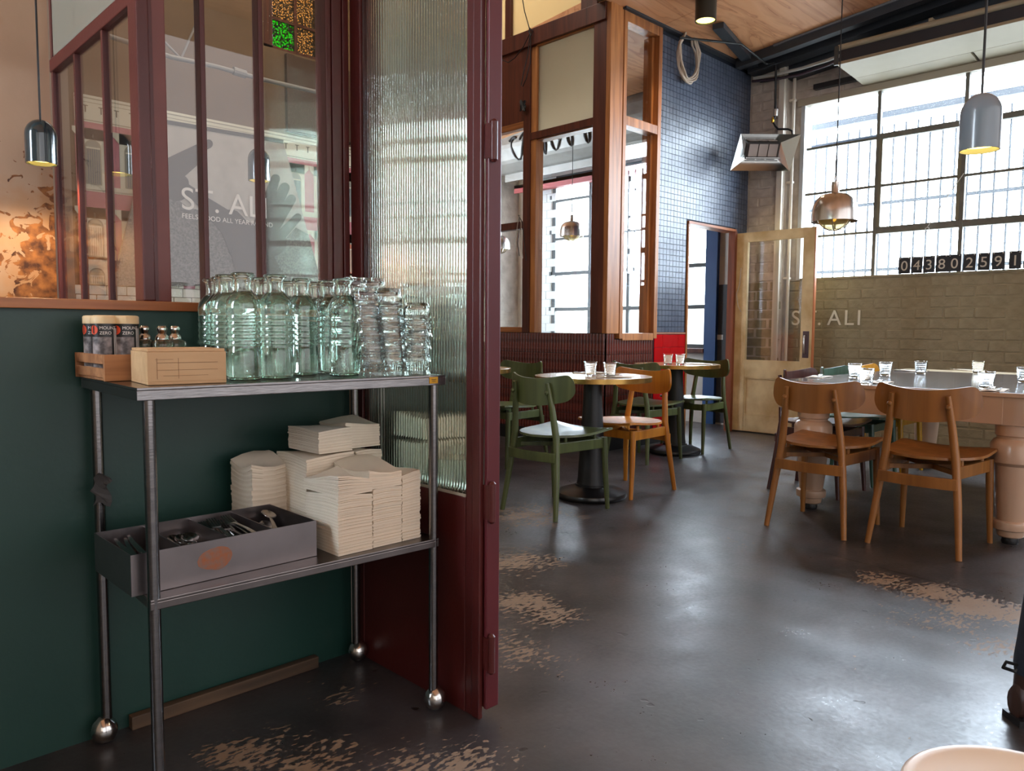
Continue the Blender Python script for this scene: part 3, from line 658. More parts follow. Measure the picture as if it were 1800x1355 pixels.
order = ['first', 'second', 'third', 'fourth', 'fifth', 'sixth', 'seventh', 'eighth', 'ninth', 'last']
for k, ((a, b, t, u), ch) in enumerate(zip(zb, '0438025915')):
    xp = XW - .028
    A, B = on(1350 + a / 4, 300 + u / 4, 'x', xp), on(1350 + b / 4, 300 + u / 4, 'x', xp)
    T = on(1350 + a / 4, 300 + t / 4, 'x', xp)
    if k == 9: B = Vector((xp, A.y - .115, A.z))
    wid, hh = A.y - B.y - .004, .148
    t_ = thing('number_plate', 'black number plate showing a cream %s, %s in the row on the window sill' % (ch, order[k]), 'number plate', ((xp, (A.y + B.y) / 2, SZ + .019)), 0, 'number plates along the street window sill')
    t_.rotation_euler = (random.uniform(-.03, .03), .06, 0)
    MB().box(-.003, .003, -wid / 2, wid / 2, 0, hh).build('plate', PLATE, t_, .001)
    MB().box(-.005, -.003, -wid * .35 - .004, -wid * .35 + .004, hh - .014, hh - .006).box(-.005, -.003, wid * .35 - .004, wid * .35 + .004, hh - .014, hh - .006).build('pin', DIG, t_)
    me = text_mesh(ch, .125, .002, DIG, 'numeral', 'CENTER')
    link('numeral', me, t_, (-.0042, 0, .028), ROT_XWALL)
# ---------------------------------------------------------------- the back room behind the partition
WT = mat('white_subway_tile', (206, 210, 208), .18, spec=.6)
rb = struct('wall_back_room', MB().box(XW, XW + .22, 4.171, 4.56, 0, 3.75).box(XW, XW + .22, 4.56, 6.93, 0, .83).box(XW, XW + .22, 4.56, 6.93, 3.02, 3.75).box(XW, XW + .22, 6.93, 8.3, 0, 3.75),
            mat('back_room_white_paint', (196, 192, 184), .6, var=.1), 'outer wall of the back room beyond the partition, tiled and whitewashed', 'wall')
struct('wall_back_room_end', MB().box(XC, 7.7, 8.3, 8.4, 0, 5.7), mat('back_room_white_paint', (196, 192, 184)), 'end wall of the back room', 'wall')
MB().box(XW - .008, XW - .0005, 4.171, 4.535, .02, SZ - .012).build('charcoal_paint_panel', mat('charcoal_wall_paint', (52, 54, 58), .6), rb)
MB().box(XW - .05, XW - .0005, 4.44, 4.585, .0, 3.3).build('blue_post', mat('blue_painted_post', (40, 76, 128), .4), rb, .004)
MB().box(XW - .012, XW - .0085, 4.37, 4.44, .93, .985).build('small_label', WHITEPAINT, rb)
st = MB().box(-.008, 0, -.078, .078, 0, .102).mesh('subway_tile', WT, bevel=.002, seg=1)
for j in range(22):
    for k in range(3):
        link('tile', st, rb, (XW - .0005, 7.02 + k * .16 - (.08 if j % 2 else 0), .9 + j * .106))
w6 = thing('window_5', 'dark steel window of the back room seen through the partition', 'window', kind='structure')
PLAIN = pane('bright_obscured_glass', (255, 255, 255), frost=.10, frost_rgb=(240, 240, 235), bump=.2, bscale=90, rough=.1)
for y, wd in ((6.905, .05), (6.295, .04), (5.69, .04), (5.08, .04), (4.60, .05)): MB().box(XW + .01, XW + .06, y - wd / 2, y + wd / 2, .83, 3.02).build('mullion', DARKFRAME, w6, .003)
for z, h in ((.85, .05), (1.295, .045), (1.757, .045), (2.208, .03), (2.70, .03), (3.0, .05)): MB().box(XW + .006, XW + .05, 4.60, 6.905, z - h / 2, z + h / 2).build('transom', DARKFRAME, w6, .003)
for a, b in ((4.62, 5.06), (5.1, 5.67), (5.71, 6.275), (6.315, 6.88)):
    for z0, z1 in ((.875, 1.272), (1.318, 1.734), (1.78, 2.193), (2.223, 2.685), (2.715, 2.975)): MB().box(XW + .02, XW + .024, a, b, z0, z1).build('glass_pane', PLAIN, w6)
MB().box(XW - .06, XW + .06, 4.585, 6.93, .78, .829).build('sill_board', DARKWOOD, w6, .003)
for z in (1.3, 1.76, 2.3, 2.75): MB().box(XW - .01, XW + .012, 6.93, 6.965, z - .025, z + .025).build('hinge', DARKFRAME, w6)
cf = MB(); n = 90; pr = [(8.3 + .018 * math.sin(k * PI / 2.5), 4.2 + k * .04) for k in range(n)]
cf.prism(pr + [(x + .01, y) for x, y in reversed(pr)], 'z', -.05, 1.31)
tag(cf.build('corrugated_fence', mat('pale_corrugated_sheet', (226, 224, 210), .6), smooth=60), 'pale corrugated sheet fence outside the back room window', 'fence')
# shutter drum with sprayed scribble above that window
dr = thing('roller_shutter', 'grey ribbed shutter drum with black sprayed scribble above the back room window', 'shutter')
SH = mat('galvanised_shutter', (150, 148, 142), .5, .3, var=.2, vscale=6)
dm = MB(); N = 40; pr = []
for k in range(N):
    a = 2 * PI * k / N; r = .30 + (.007 if k % 4 < 2 else -.004); pr.append((XW - .42 + r * math.cos(a), 3.33 + r * math.sin(a) * .98))
dm.prism(pr, 'y', 4.75, 7.42); dm.build('drum', SH, dr)
MB().box(XW - .46, XW - .44, 4.75, 7.35, 2.94, 3.09).build('bottom_rail', SH, dr, .003)
MB().box(XW - .475, XW - .461, 6.8, 6.95, 2.99, 3.04).build('latch', mat('pale_latch', (200, 200, 195), .4), dr)
MB().box(XW - .36, XW - .02, 4.75, 7.28, 2.86, 2.90).box(XW - .36, XW - .34, 4.75, 7.28, 2.80, 2.90).build('red_pelmet', mat('faded_red_pelmet', (138, 44, 44), .5), dr)
SPRAY = mat('black_spray_paint', (22, 22, 24), .6)
sp = MB(); cxs = XW - .42
for i in range(6):
    y = 7.0 - i * .28; pts = []
    for t in range(26):
        q = t / 25; yy = y - .26 * q - .07 * math.sin(q * 11 + i); zz = 3.31 + .13 * math.sin(q * 9 + i * 1.7) + .05 * math.cos(q * 17)
        dz = zz - 3.33; xx = cxs - math.sqrt(max(.305 ** 2 - (dz / .98) ** 2, .01)) - .004; pts.append((xx, yy, zz))
    sp.tube(pts, .013, 6)
sp.build('scribble', SPRAY, dr, smooth=60)
# brick pilaster with flaking white paint in the hall corner
pil = struct('wall_pilaster', MB().box(XW - .45, XW, 7.56, 7.95, 0, 3.75), MORTARWHITE, 'flaking red and white brick pilaster far behind the partition', 'pilaster')
REDB = mat('flaking_red_brick', (158, 72, 52), .75, var=.5, vscale=16, rgb2=(200, 186, 168)); WB2 = mat('flaking_white_brick', (206, 196, 178), .7, var=.35, vscale=14, rgb2=(160, 132, 110))
bm1 = [MB().box(-.014, 0, -.09, .09, 0, .082).mesh('brick_flaking', q, bevel=.004, seg=1) for q in (REDB, WB2, WB2)]
for j in range(36):
    for k in range(2): link('brick', random.choice(bm1), pil, (XW - .45, 7.66 + k * .195 + (.04 if j % 2 else 0) - .02, .06 + j * .095))

# ---------------------------------------------------------------- the hall with the mural
TILE2 = mat('cream_glazed_brick_tile', (214, 206, 184), .2, spec=.6, var=.12, vscale=9)
BROWNW = mat('brown_hall_wall', (112, 88, 62), .7, var=.15, vscale=2)
xa, xb, za, zb_ = on(463, 60, 'y', YM).x, on(568, 60, 'y', YM).x, on(479, 84, 'y', YM).z, 4.75
wm = struct('wall_mural', MB().box(.7, XC + .2, YM + .001, YM + .2, 0, za).box(.7, xa, YM + .001, YM + .2, za, 5.7).box(xb, XC + .2, YM + .001, YM + .2, za, 5.7).box(xa, xb, YM + .001, YM + .2, zb_, 5.7),
            BROWNW, 'far hall wall carrying the pink facade mural over cream tiles', 'wall')
t2 = MB().box(-.076, .076, -.008, 0, 0, .074).mesh('glazed_brick', TILE2, bevel=.0025, seg=1)
for j in range(6):
    for k in range(21):
        link('tile', t2, wm, (1.85 + k * .157 + (.078 if j % 2 else 0), YM, 1.372 - .079 * (j + 1)))
MB().box(3.74, 5.0, YM - .03, YM - .001, 2.93, za - .03).box(3.74, 3.82, YM - .05, YM - .03, 2.93, za - .03).box(3.82, 5.0, YM - .05, YM - .03, 2.94, 3.05).build('dark_boarding', mat('dark_brown_boarding', (74, 52, 38), .6), wm)
w5 = thing('window_6', 'high hall window with one bright green pane among amber ones', 'window', kind='structure')
AMB = pane('amber_textured_glass', (74, 57, 36), rough=.3, bump=.5, bscale=60, mottle=70)
GRN = pane('green_textured_glass', (15, 66, 8), rough=.2, bump=.8, bscale=40, mottle=45)
x1, x2, x3 = on(481, 70, 'y', YM).x, on(523, 70, 'y', YM).x, on(564, 100, 'y', YM).x
z1_, z2_, z3_ = on(479, 80, 'y', YM).z, on(500, 35, 'y', YM).z, 4.6
MB().box(xa, x1, YM + .02, YM + .07, za, zb_).box(x3, xb, YM + .02, YM + .07, za, zb_).box(xa, xb, YM + .02, YM + .07, za - .02, z1_ + .01).box(xa, xb, YM + .02, YM + .07, z3_, zb_).build('frame', DARKWOOD, w5)
MB().box(x2 - .014, x2 + .014, YM + .03, YM + .06, z1_, z3_).build('mullion', DARKWOOD, w5); MB().box(x1, x3, YM + .028, YM + .058, z2_ - .012, z2_ + .012).build('transom', DARKWOOD, w5)
for a, b, c, d, mm in ((x1, x2, z1_, z2_, GRN), (x2, x3, z1_, z2_, AMB), (x1, x2, z2_, z3_, AMB), (x2, x3, z2_, z3_, AMB)): MB().box(a + .012, b - .012, YM + .042, YM + .046, c + .012, d - .012).build('glass_pane', mm, w5)

# mural: printed facade, thin layers of print on one panel
mu = thing('facade_mural', 'pink and cream printed facade mural with arched windows on the hall wall', 'mural')
PINK = mat('mural_pink', (190, 116, 122), .7, var=.12, vscale=4); MCR = mat('mural_cream', (206, 200, 178), .7); MSH = mat('mural_grey_line', (150, 144, 124), .7); MDK = mat('mural_dark_line', (92, 84, 70), .7)
MG = mat('mural_window_grey', (140, 140, 128), .7); MCUR = mat('mural_curtain', (176, 168, 140), .7); MORG = mat('mural_orange_curtain', (196, 112, 84), .7); MBL = mat('mural_blue_grey', (96, 112, 118), .7)
Y0 = YM - .012
def pr_(name, m, polys, lay, parent=mu):
    b = MB()
    for p in polys: b.prism([(a, c) for a, c in p], 'y', Y0 - .0012 * lay - .001, Y0 - .0012 * lay)
    return b.build(name, m, parent)
R = lambda a, b, c, d: [(a, c), (b, c), (b, d), (a, d)]
mx0, mx1 = 1.885, 4.95
ztop = 2.905; zbot = 1.372
MB().box(mx0, mx1, Y0, YM, zbot, ztop).build('pink_panel', PINK, mu)
pr_('cornice', MCR, [R(mx0, mx1, 2.69, ztop)], 1)
pr_('cornice_lines', MSH, [R(mx0, mx1, 2.875, 2.885), R(mx0, mx1, 2.845, 2.85), R(mx0, mx1, 2.70, 2.708)], 2)
pr_('dentils', MDK, [q for k in range(26) for q in (R(mx0 + .06 + k * .118, mx0 + .10 + k * .118, 2.815, 2.822), R(mx0 + .075 + k * .118, mx0 + .085 + k * .118, 2.765, 2.815))], 3)
pr_('string_course', MCR, [R(mx0, mx1, 2.135, 2.185), R(mx0, mx1, 1.985, 2.0), R(mx0, mx1, 1.525, 1.555), R(mx0, mx1, 2.145, 2.15)], 1)
c1 = on(518 + 24, 300, 'y', YM).x; xw1 = on(566, 330, 'y', YM).x; dx = xw1 - on(518, 320, 'y', YM).x
def arch(cx, z0, z1, hw, n=12):
    zc = z1 - hw; return [(cx - hw, z0), (cx + hw, z0)] + [(cx + hw * math.cos(PI * k / n), zc + hw * math.sin(PI * k / n)) for k in range(n + 1)]
k0 = -8; cs = [xw1 + k * dx for k in range(-8, 2)]
cs = [c for c in cs if mx0 + .12 < c < mx1 - .12]
for ci, cx in enumerate(cs):
    for z0, z1, lower in ((2.19, 2.54, 0), (1.60, 1.905, 1), (1.372, 1.50, 2)):
        zt = z1 + .10
        if lower < 2: pr_('surround', MCR, [R(cx - .10, cx + .10, z0 - .02, zt), R(cx - .15, cx + .15, zt - .035, zt), [(cx - .10, zt - .09), (cx + .10, zt - .09), (cx + .15, zt - .035), (cx - .15, zt - .035)]], 2)
        else: pr_('surround', MCR, [R(cx - .10, cx + .10, z0, zt)], 2)
        pr_('opening_edge', MSH, [arch(cx, z0, z1 + .012, .062)], 3)
        pr_('opening', MORG if lower == 1 and ci == len(cs) - 1 else (MCUR if lower else MG), [arch(cx, z0, z1, .053)], 4)
        st_ = [R(cx - .042 + q * .0165, cx - .034 + q * .0165, z0 + .01, z1 - .055) for q in range(6)]
        pr_('curtain_folds', MBL if lower == 0 else MCR, st_, 5)
        pr_('sash', MCR, [R(cx - .053, cx + .053, z1 - .062, z1 - .05)], 6)
        if lower < 2: pr_('keystone', MDK, [R(cx - .012, cx + .012, zt - .055, zt - .05), R(cx - .005, cx + .005, zt - .085, zt - .055)], 6)
# poster board in front of the mural
po = thing('poster_board', 'grey poster of two raised hands with white lettering, fixed over the mural', 'poster')
YP = YM - .06
q = lambda u, v: (lambda P: (P.x, P.z))(on(u, v, 'y', YP))
PG = mat('poster_light_grey', (178, 170, 160), .65, var=.14, vscale=9); PM = mat('poster_mid_grey', (124, 117, 110), .65, var=.45, vscale=70, rgb2=(84, 78, 72)); PD = mat('poster_dark_grey', (88, 80, 74), .65, var=.3, vscale=60, rgb2=(80, 72, 66))
corners = [q(197, 502), q(566, 502), q(498, 249), q(271, 211)]
MB().prism(corners, 'y', YP, YP + .035).build('board', PG, po)
MB().prism([q(270, 214), q(497, 252), q(498, 246), q(270, 207)], 'y', YP - .006, YP + .04).build('top_edge', mat('poster_top_edge', (70, 66, 62), .5), po)
def flat(name, m, polys, lay): 
    b = MB()
    for p in polys: b.prism([q(*a) for a in p], 'y', YP - .0012 * lay - .0012, YP - .0012 * lay)
    return b.build(name, m, po)
flat('lower_ground', PM, [[(197, 502), (244, 318), (300, 340), (330, 365), (400, 380), (430, 430), (445, 470), (470, 455), (520, 400), (542, 412), (566, 502)]], 1)
def capsule(p0, p1, r0, r1, n=7):
    p0, p1 = Vector(p0), Vector(p1); d = (p1 - p0).normalized(); a = math.atan2(d.y, d.x)
    return [(p1.x + r1 * math.cos(a - PI / 2 + PI * k / n), p1.y + r1 * math.sin(a - PI / 2 + PI * k / n)) for k in range(n + 1)] + [(p0.x + r0 * math.cos(a + PI / 2 + PI * k / n), p0.y + r0 * math.sin(a + PI / 2 + PI * k / n)) for k in range(n + 1)]
fingers = [((300, 285), (366, 253), 9, 8), ((300, 300), (352, 265), 10, 9), ((300, 318), (345, 280), 10, 9), ((310, 330), (318, 322), 24, 14), ((300, 322), (345, 345), 16, 10)]
for k, (a, b, r0, r1) in enumerate(fingers): flat('printed_finger', PD, [capsule(a, b, r0, r1)], 2 + k * .3)
fing2 = [((455, 400), (484, 314), 12, 8), ((465, 405), (500, 330), 12, 9), ((472, 415), (512, 350), 11, 8), ((478, 430), (523, 382), 10, 7), ((430, 420), (478, 425), 30, 26), ((405, 390), (440, 445), 22, 34), ((350, 350), (410, 400), 10, 22), ((440, 445), (462, 500), 34, 40)]
for k, (a, b, r0, r1) in enumerate(fing2): flat('printed_finger', PD, [capsule(a, b, r0, r1)], 2 + k * .3)
PW = mat('poster_white_ink', (214, 206, 196), .6)
a, b = q(318, 371), q(462, 393)
for txt, (u0, v0), (u1, v1), size, lay in (('ST. ALI', (317, 367), (466, 389), None, 1), ('FEELS GOOD ALL YEAR ROUND', (319, 383), (478, 402), None, 1)):
    P0, P1 = q(u0, v0), q(u1, v1); wv = P1[0] - P0[0]
    me = text_mesh(txt, 1.0, .0, PW, 'print'); wid = max(v.co.x for v in me.vertices) - min(v.co.x for v in me.vertices); s = wv / wid
    me.transform(Matrix.Scale(s, 4)); o = link('printed_words', me, po, (P0[0], YP - .008, P0[1]), ROT_YWALL)
# conduit truss on the hall wall
tp = thing('pipe_truss', 'grey conduit with slanting braces running across the brown hall wall', 'pipe')
GP = mat('grey_conduit', (132, 126, 118), .5, .2)
hp_ = [on(u, v, 'y', 6.2) for u, v in ((180, 60), (250, 82), (300, 100), (380, 117), (455, 138), (600, 172))]
MB().tube(hp_, .018, 10).build('conduit', GP, tp, smooth=60)
for (a, b), (c, d) in (((318, 103), (343, 45)), ((318, 103), (288, 72)), ((318, 103), (240, 25))): MB().tube([on(a, b, 'y', 6.2), on(c, d, 'y', 6.2)], .009, 8).build('brace', GP, tp)
MB().tube([on(410, 124, 'y', 6.2), on(432, 131, 'y', 6.2)], .032, 10).build('joint', GP, tp)

# ---------------------------------------------------------------- overhead steel, duct, heater
def beam(name, label, p0, p1, wd, hh, cat='beam', m=BEAM): return tag(MB().bar(p0, p1, wd, hh).build(name, m, None, .004), label, cat, None, 'structure')
def yb(x, dz, y0=-4.0, y1=4.0): return (x, y0, CEIL(y0) + dz), (x, y1, CEIL(y1) + dz)
beam('trim_3', 'dark steel purlin along the edge of the plywood ceiling', *yb(6.99, -.045), .09, .09)
beam('trim_4', 'thick dark steel beam above the white duct', *yb(7.26, -.04), .16, .10)
beam('trim_5', 'dark wall plate over the street window', *yb(7.44, -.10), .10, .20)
a, b = on(1262, 40, 'z', 3.70), on(1338, 118, 'z', 3.66)
beam('trim_6', 'dark diagonal steel brace beneath the plywood ceiling', (6.10, 3.69, 3.685), (7.34, 3.97, 3.655), .10, .05)
beam('trim_7', 'grey steel strip at the plywood edge over the beams', (6.95, -3, CEIL(-3) - .012), (6.95, 3.6, CEIL(3.6) - .012), .05, .02, m=mat('pale_grey_angle', (110, 114, 118), .5))
du = thing('window_duct', 'long cream metal duct above the street window', 'duct')
DUC = mat('cream_duct_enamel', (156, 145, 122), .55, var=.08, vscale=4)
y1 = 2.96
MB().prism([(6.855, 3.36), (7.25, 3.335), (7.25, 3.37), (6.87, 3.39)], 'y', -3.0, y1).build('soffit_panel', DUC, du, .004)
MB().prism([(7.251, 3.335), (7.475, 3.315), (7.475, 3.34), (7.251, 3.36)], 'y', 2.02, y1).build('rear_panel', DUC, du, .003)
MB().prism([(7.251, 3.335), (7.475, 3.315), (7.475, 3.34), (7.251, 3.36)], 'y', -3.0, 2.0).build('rear_panel', DUC, du, .003)
MB().prism([(6.875, 3.391), (7.46, 3.37), (7.46, 3.50), (6.89, 3.50)], 'y', -3.0, y1 - .01).build('dark_body', mat('navy_black_duct', (30, 34, 42), .5), du)
MB().prism([(6.845, 3.36), (6.868, 3.36), (6.868, 3.52), (6.845, 3.52)], 'y', y1 - .012, y1 + .02).build('end_cap', mat('dark_grey_duct_end', (60, 60, 58), .5), du)  # end cap in a darker grey than the duct
MB().tube([(6.89, -3.0, 3.515), (6.89, y1, 3.515)], .026, 12).build('front_pipe', DUC, du, smooth=60)
for y in (2.2, 1.5, .8): MB().box(6.87, 6.93, y, y + .03, 3.535, 3.56).build('pipe_clip', DUC, du)
beam('trim_8', 'short dark timber block on the wall beside the duct', (7.46, 2.97, 3.40), (7.46, 3.43, 3.40), .06, .05, m=mat('black_block', (28, 26, 28), .5))
wp_ = thing('cable_bundle', 'bundle of dark cables and white pipe along the top of the window wall', 'cables')
for k, (dx_, r, mm, sag) in enumerate(((0, .016, WHITEPAINT, .03), (.05, .011, BLACK, .05), (.09, .010, BLACK, .02), (-.03, .012, mat('purple_grey_cable', (70, 56, 66), .5), .06))):
    MB().tube([(7.28 + dx_ - .02 * t, 3.98 - .26 * t, 3.57 - .012 * k - sag * math.sin(PI * t / 4)) for t in range(5)], r, 8).build('cable', mm, wp_, smooth=60)
# the thin black gas pipe across the ceiling and down to the heater
gp = thing('gas_pipe', 'thin black gas pipe dropping from the ceiling to the radiant heater', 'pipe')
GPM = mat('black_gas_pipe', (26, 25, 26), .45)
px = lambda u, v, x=7.21: tuple(on(u, v, 'x', x))
MB().tube([(5.95, 3.98, 3.62), (6.55, 3.72, 3.655), (7.05, 3.73, 3.60), px(1364, 110), px(1363, 185), px(1362, 205)], .011, 8).build('pipe', GPM, gp, smooth=50)
MB().tube([px(1362, 205), px(1358, 213), px(1363, 222), px(1368, 227), px(1385, 227), px(1392, 230), px(1393, 240)], .010, 8).build('flexible_hose', GPM, gp, smooth=50)
MB().tube([px(1359, 206), px(1358, 216)], .014, 8).build('brass_fitting', mat('brass', (190, 150, 60), .3, 1), gp); MB().tube([px(1364, 192), px(1363, 204)], .022, 8).build('valve', mat('pale_valve', (190, 184, 178), .4, .5), gp)

ht = thing('radiant_heater', 'stainless radiant gas heater tilted out from the brick pier', 'heater')
# face plane: four rim corners and four inner corners, all at the heater's own distance
hc = on(1342, 267, 'x', 7.0)
ex = Vector((CM[0][0], CM[0][1], 0)).normalized()           # along the heater's length
n_ = Vector((-ex.y, ex.x, 0)) * -1
n_ = Vector((-.70, -.71, -.35)).normalized(); ez = ex.cross(n_).normalized(); ez = -ez if ez.z < 0 else ez
def hpnt(a, b, d=0): return hc + ex * a + ez * b + n_ * d
def quad(o4, i4):
    b = MB()
    for k in range(4):
        k2 = (k + 1) % 4; p = [o4[k], o4[k2], i4[k2], i4[k]]
        b.add(p, [(0, 1, 2, 3)])
    return b
W, Hh = .285, .17
rim = [hpnt(-W - .03, -Hh, .06), hpnt(W - .03, -Hh, .06), hpnt(W + .03, Hh, .06), hpnt(-W + .03, Hh, .06)]
inn = [hpnt(-.165, -.07, -.03), hpnt(.155, -.07, -.03), hpnt(.165, .085, -.03), hpnt(-.155, .085, -.03)]
HST = mat('polished_heater_steel', (206, 208, 206), .13, 1)
for k in range(4):
    k2 = (k + 1) % 4; P = [rim[k], rim[k2], inn[k2], inn[k]]
    MB().hexa([p for p in P] + [p - n_ * .006 for p in P]).build('reflector_flap', HST, ht)
MB().hexa([p - n_ * .09 for p in inn] + [p - n_ * .0 for p in inn]).build('burner_box', mat('sooty_heater_box', (60, 56, 54), .5, .5), ht)
for k in range(3):
    a0, a1 = -.14 + k * .095, -.14 + k * .095 + .085
    MB().hexa([hpnt(a0, -.045, -.028), hpnt(a1, -.045, -.028), hpnt(a1 + .006, .07, -.028), hpnt(a0 + .006, .07, -.028), hpnt(a0, -.045, -.018), hpnt(a1, -.045, -.018), hpnt(a1 + .006, .07, -.018), hpnt(a0 + .006, .07, -.018)]).build('ceramic_plaque', mat('pale_ceramic_plaque', (176, 164, 158), .8, var=.1), ht)
MB().tube([hpnt(-.16, -.058, -.01), hpnt(.16, -.058, -.01)], .006, 8).build('guard_rod', CHROME, ht)
MB().bar(hc - n_ * .09, (7.36, hc.y + .12, hc.z + .02), .05, .05).build('wall_bracket', mat('heater_bracket', (40, 42, 46), .5), ht)

# ---------------------------------------------------------------- coil of cable, hanging leads
co_ = thing('cable_coil', 'coil of beige cable hanging from a hook at the top of the tiled wall', 'cable coil')
cc = on(1209, 93, 'y', YB - .04); CBM = mat('beige_cable', (196, 180, 162), .5)
for k in range(7):
    a0, b0 = .155 + .012 * random.uniform(-1, 1.4), .24 + .03 * random.uniform(-1, 1); ox, oz = random.uniform(-.02, .02), -.03 * random.random()
    MB().tube([(cc.x + ox + a0 * math.sin(t * PI / 12) * (1 if math.cos(t * PI / 12) < .3 else .72), cc.y - .004 * k - .012 * math.sin(t + k), cc.z + oz + b0 * math.cos(t * PI / 12)) for t in range(24)], .0085, 7, closed=True).build('loop', CBM, co_, smooth=60)
MB().tube([(cc.x, YB + .0, cc.z + .25), (cc.x, YB - .07, cc.z + .245), (cc.x, YB - .075, cc.z + .265)], .006, 7).build('hook', BLACK, co_, smooth=60)
hl = thing('hanging_lead', 'thin black lead looped over the top beam of the timber partition', 'cable')
qx = lambda u, v: tuple(on(u, v, 'x', XC - .05))
MB().tube([qx(917, -10), qx(922, 20), qx(930, 48), qx(932, 60), qx(933, 75), qx(932, 110), qx(925, 138), qx(919, 152), qx(916, 150), qx(920, 130), qx(928, 95), qx(931, 64)], .0045, 6).build('loop', BLACK, hl, smooth=60)
MB().tube([qx(931, 60), qx(920, 82), qx(905, 102), qx(893, 110), qx(880, 104)], .004, 6).build('slack_end', BLACK, hl, smooth=60)
MB().tube([qx(931, 50), qx(929, 56), qx(934, 62), qx(936, 54), qx(931, 49)], .005, 6).build('knot', BLACK, hl, smooth=60)
h2 = thing('cable_knot', 'small knotted bunch of dark wire tied to the partition mullion', 'cable')
for k in range(5):
    o0 = [qx(919 + 5 * math.sin(t * 1.7 + k), 190 + 5 * math.cos(t * 2.1 + k * 2) - 10 * (t % 2)) for t in range(7)]
    MB().tube(o0, .006, 6).build('wire', BLACK, h2, smooth=60)
h3 = thing('wire_tuft', 'loose tuft of pale wires hanging in the left pane of the partition', 'wires')
for k in range(4):
    u = 910 + k * 3; o0 = [qx(914 - k, 378), qx(u, 392), qx(u - 2 + k, 410), qx(u - 6 + 3 * k, 428), qx(u - 3 + 3 * k, 446 + 4 * k)]
    MB().tube(o0, .0035, 6).build('wire', BLACK if k % 2 else mat('pale_wire', (170, 164, 150), .5), h3, smooth=60)
# ---------------------------------------------------------------- chairs and tables
def chair_maker(mname, rgb, rgb2, cat_label, rough=.38):
    W1 = wood(mname, rgb, rgb2, 2.5, 'z', rough, coat=.15, ring=7)
    def make():
        t = thing('dining_chair', cat_label, 'chair')
        for s in (-1, 1):
            MB().tube([(0, .202 * s, 0), (.032, .178 * s, .24), (.052, .155 * s, .44), (.036, .137 * s, .60), (.012, .122 * s, .742)], [.0135, .0175, .0195, .0175, .012], 10).build('leg', W1, t, smooth=60)
            MB().tube([(.452, .205 * s, 0), (.436, .198 * s, .2), (.424, .192 * s, .418)], [.0125, .0165, .019], 10).build('leg', W1, t, smooth=60)
            MB().bar((.055, .156 * s, .385), (.425, .190 * s, .385), .020, .058).build('side_rail', W1, t, .004)
        MB().bar((.424, -.185, .388), (.424, .185, .388), .022, .05).build('front_rail', W1, t, .004)
        MB().sheet(lambda u, v: (.030 - .022 * (1 - (2 * u - 1) ** 2) + .0, (2 * u - 1) * .170, .312 + .052 * v), 12, 2, .016).build('rear_stretcher', W1, t, .002)
        MB().bar((.10, -.155, .377), (.40, .165, .377), .02, .022).bar((.10, .155, .377), (.40, -.165, .377), .02, .022).build('cross_brace', W1, t)
        for s in (-1, 1):
            for px_, py_ in ((.13, .155), (.36, .175)): MB().lathe([(0, 0), (.010, 0), (.010, .03), (0, .03)], 10, (px_, py_ * s, .413)).build('seat_spacer', W1, t)
        def seat(u, v):
            x = .018 + .462 * u; s = 2 * v - 1
            hw = .222 * (1 - (1 - min(u / .62, 1)) ** 2.5) ** .52 if u < .62 else .222
            if u > .93: hw *= 1 - .05 * ((u - .93) / .07) ** 2
            hw = max(hw, .012)
            return (x, s * hw, .452 + .016 * s * s * (hw / .22) ** 2 - .014 * math.sin(PI * min(1, u * 1.1)) + .004 * u)
        MB().sheet(seat, 18, 12, .0125).build('seat', W1, t, smooth=50)
        def back(u, v):
            s = math.sin(PI / 2 * math.sin(PI / 2 * (2 * u - 1))); a = abs(s); r = math.sqrt(max(0, 1 - ((a - .80) / .20) ** 2)) if a > .80 else 1; r = max(r, .02)
            top, bot = .058 + .034 * s * s, -.092 + .040 * s * s; mid = -.004
            z = mid + (bot - mid + (top - bot) * v) * r
            return (.022 + .094 * s * s, s * .232, .705 + z)
        b = MB().sheet(back, 34, 8, .011).build('backrest', W1, t, smooth=45)
        for s in (-1, 1):
            MB().lathe([(0, -.004), (.011, -.002), (.0125, .004), (.009, .010), (0, .012)], 12).build('screw_cap', W1, t, smooth=60).matrix_local = Matrix.Translation((.004, .127 * s, .690)) @ Matrix.Rotation(-PI / 2, 4, 'Y')
        return t
    return Stamp(make)
ORANGE = chair_maker('amber_stained_beech', (170, 114, 56), (132, 86, 40), 'c')
AMBER = chair_maker('honey_orange_stained_beech', (204, 132, 40), (166, 100, 26), 'c')
GREENC = chair_maker('olive_green_stained_beech', (88, 98, 54), (64, 72, 38), 'c')
DARKC = chair_maker('dark_plum_stained_beech', (84, 44, 40), (52, 28, 28), 'c', .3)
TEALC = chair_maker('teal_stained_beech', (70, 108, 92), (48, 80, 68), 'c', .3)
YELLOWC = chair_maker('yellow_stained_beech', (224, 168, 20), (190, 132, 14), 'c')
GC = 'dining chairs with curved plywood backs'
ORANGE.put((3.775, 1.71, 0), .02, 'amber wooden chair at the end of the big table, nearer the open door', GC)
ORANGE.put((3.82, 1.21, 0), -.02, 'amber wooden chair at the end of the big table, second from the open door', GC)
AMBER.put((4.19, 2.965, 0), PI - .03, 'honey orange wooden chair facing back across the nearer round table', GC)
GREENC.put((2.995, 2.925, 0), .02, 'olive green wooden chair in front of the nearer round table, back to the camera', GC)
GREENC.put((4.79, 3.615, 0), 0, 'olive green wooden chair between the two round tables, behind the honey orange one', GC)
GREENC.put((6.01, 3.61, 0), PI, 'olive green wooden chair between the far round table and the doorway', GC)
GREENC.put((4.34, 4.29 - .06, 0), PI, 'olive green wooden chair half hidden behind the oxblood door edge', GC)
